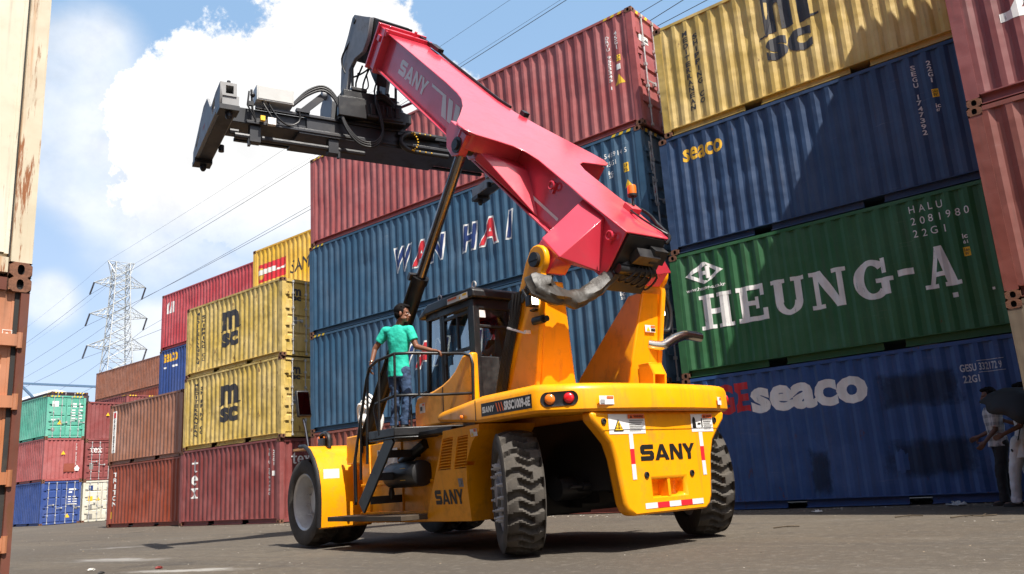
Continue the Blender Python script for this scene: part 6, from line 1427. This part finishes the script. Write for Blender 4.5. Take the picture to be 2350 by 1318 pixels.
# small service pole and a pale curved roof far left
m = MB(); up_ = thing('utility_pole', 'small pole with crossbar and insulators peeping over the dark red containers', 'utility pole', (-78, 31.4, 0))
m.cyl((0, 0, 0), (0, 0, 10.9), .12, .09, n=10); m.box(-.05, .05, -1.1, 1.1, 10.3, 10.42); m.build('pole', wire, up_)
for y in (-1.0, -.3, .5, 1.0): m = MB(); m.cyl((0, y, 10.42), (0, y, 10.8), .06, n=8); m.ball((0, y, 10.82), .1, 8); m.build('insulator', blk, up_)
m = MB(); m.tube([(0, -1, 10.7), (-.5, -1.6, 11.2), (0, -2.4, 10.4), (0, -3, 10.0)], .03, 5, smooth=4); m.build('jumper_wire', wire, up_)
sh_ = thing('shed', 'white shed with a curved roof and blue ridge beam beyond the mint green container', 'shed', (-92, 33.6, 0))
m = MB(); m.box(-6, 6, -4.2, 2.4, 0, 10.6); m.build('wall', dec_w, sh_)
m = MB(); m.prism([(-4.4+6.9*i/16, 10.6+1.8*math.sin(math.pi*i/16)) for i in range(17)], 'x', -6.1, 6.1); m.build('roof', mat('white_roof', (.62, .64, .66), .5), sh_)
m = MB(); m.box(6.0, 6.3, -5.2, 3.2, 12.75, 12.95); m.obox((6.2, -3.4, 11.9), (0, 1, -1), (1, 0, 0), 2.4, .2, .2); m.build('ridge_beam', mat('steel_blue_beam', (.09, .16, .26), .5), sh_)
# ------------------------------------------------------------------ litter on the yard
random.seed(11); m = MB()
def chip(x, y, s_):
    a = random.uniform(0, 6.28); b_ = a+random.uniform(.6, 2.4); h = s_*random.uniform(.12, .5); q_ = random.uniform(.4, 1)
    m.add([(x+s_*math.cos(a), y+s_*math.sin(a), .001), (x+s_*q_*math.cos(b_), y+s_*q_*math.sin(b_), .001), (x-s_*q_*math.cos(a), y-s_*q_*math.sin(a), .001), (x-s_*.7*math.cos(b_), y-s_*.7*math.sin(b_), .001), (x+random.uniform(-.3, .3)*s_, y+random.uniform(-.3, .3)*s_, h)], [(0, 1, 4), (1, 2, 4), (2, 3, 4), (3, 0, 4)], random.choice((0, 0, 1, 1, 2)))
for i in range(900):
    y = 14.75-abs(random.gauss(0, .45)); chip(random.uniform(-22, 2), y, random.uniform(.008, .035))
for i in range(700): chip(random.uniform(-16, 0), random.uniform(3, 14.5), random.uniform(.005, .018))
for i in range(260): chip(random.uniform(-40, -16), random.uniform(7, 15), random.uniform(.012, .03))
tag(m.build('litter', [mat('grit_dark', (.05, .042, .035), .9), mat('grit_tan', (.24, .19, .13), .9), mat('grit_pale', (.42, .39, .34), .9)], recalc=False), 'scattered grit, leaves and small rubbish over the yard', 'litter', kind='stuff')
def twig(pts, label):
    m = MB(); m.tube([(x, y, z+.012) for x, y, z in pts], .009, 6, smooth=3)
    for i in range(1, len(pts)-1): x, y, z = pts[i]; m.tube([(x, y, .012), (x+random.uniform(-.12, .12), y+random.uniform(-.14, .14), .03)], .005, 5)
    tag(m.build('twig', mat('twig_bark', (.07, .05, .03), .9)), label, 'twig', 'dry twigs on the yard')
twig([(-2.75, 11.6, 0), (-2.62, 11.75, .01), (-2.45, 11.82, 0), (-2.3, 11.95, .0)], 'long dry twig in the sunlit strip before the royal blue container, farthest right')
twig([(-3.5, 11.9, 0), (-3.35, 12.0, .01), (-3.2, 12.1, 0)], 'short dry twig in front of the royal blue container')
twig([(-4.55, 10.4, 0), (-4.4, 10.5, .01), (-4.3, 10.62, 0)], 'dry twig nearest the rear right wheel of the loader')
def crumple(pos, s_, label, mm, nm):
    m = MB(); m.ball((0, 0, s_*.25), s_, 14, sc=(1.3, .9, .3)); m.v = [(x*(1+.35*math.sin(9*x/s_+4*y/s_)), y*(1+.3*math.sin(7*y/s_+3*z/s_)), max(.002, z*(1+.5*math.sin(8*x/s_+5*y/s_)))) for x, y, z in m.v]
    tag(m.build(nm, mm, loc=pos, ang=20), label, 'rubbish')
crumple((-3.25, 14.25, 0), .10, 'crumpled grey white plastic bag at the foot of the royal blue container', mat('bag_film', (.35, .37, .38), .5), 'plastic_bag')
crumple((-5.15, 13.55, 0), .06, 'white paper scrap lying on the shadow edge by the royal blue container', mat('paper_scrap', (.6, .6, .58), .7), 'paper_scrap')
crumple((-10.65, 5.42, 0), .045, 'small red and black scrap on the white powder streak in the foreground', mat('red_scrap', (.18, .025, .02), .6), 'scrap')
crumple((-11.75, 5.05, 0), .045, 'small white scrap beside the powder streak, nearest the left stack', mat('white_scrap', (.55, .54, .5), .7), 'paper_scrap')
crumple((-11.0, 4.85, 0), .04, 'dark crumpled rag near the left stack in the foreground', mat('dark_rag', (.03, .03, .03), .8), 'rag')
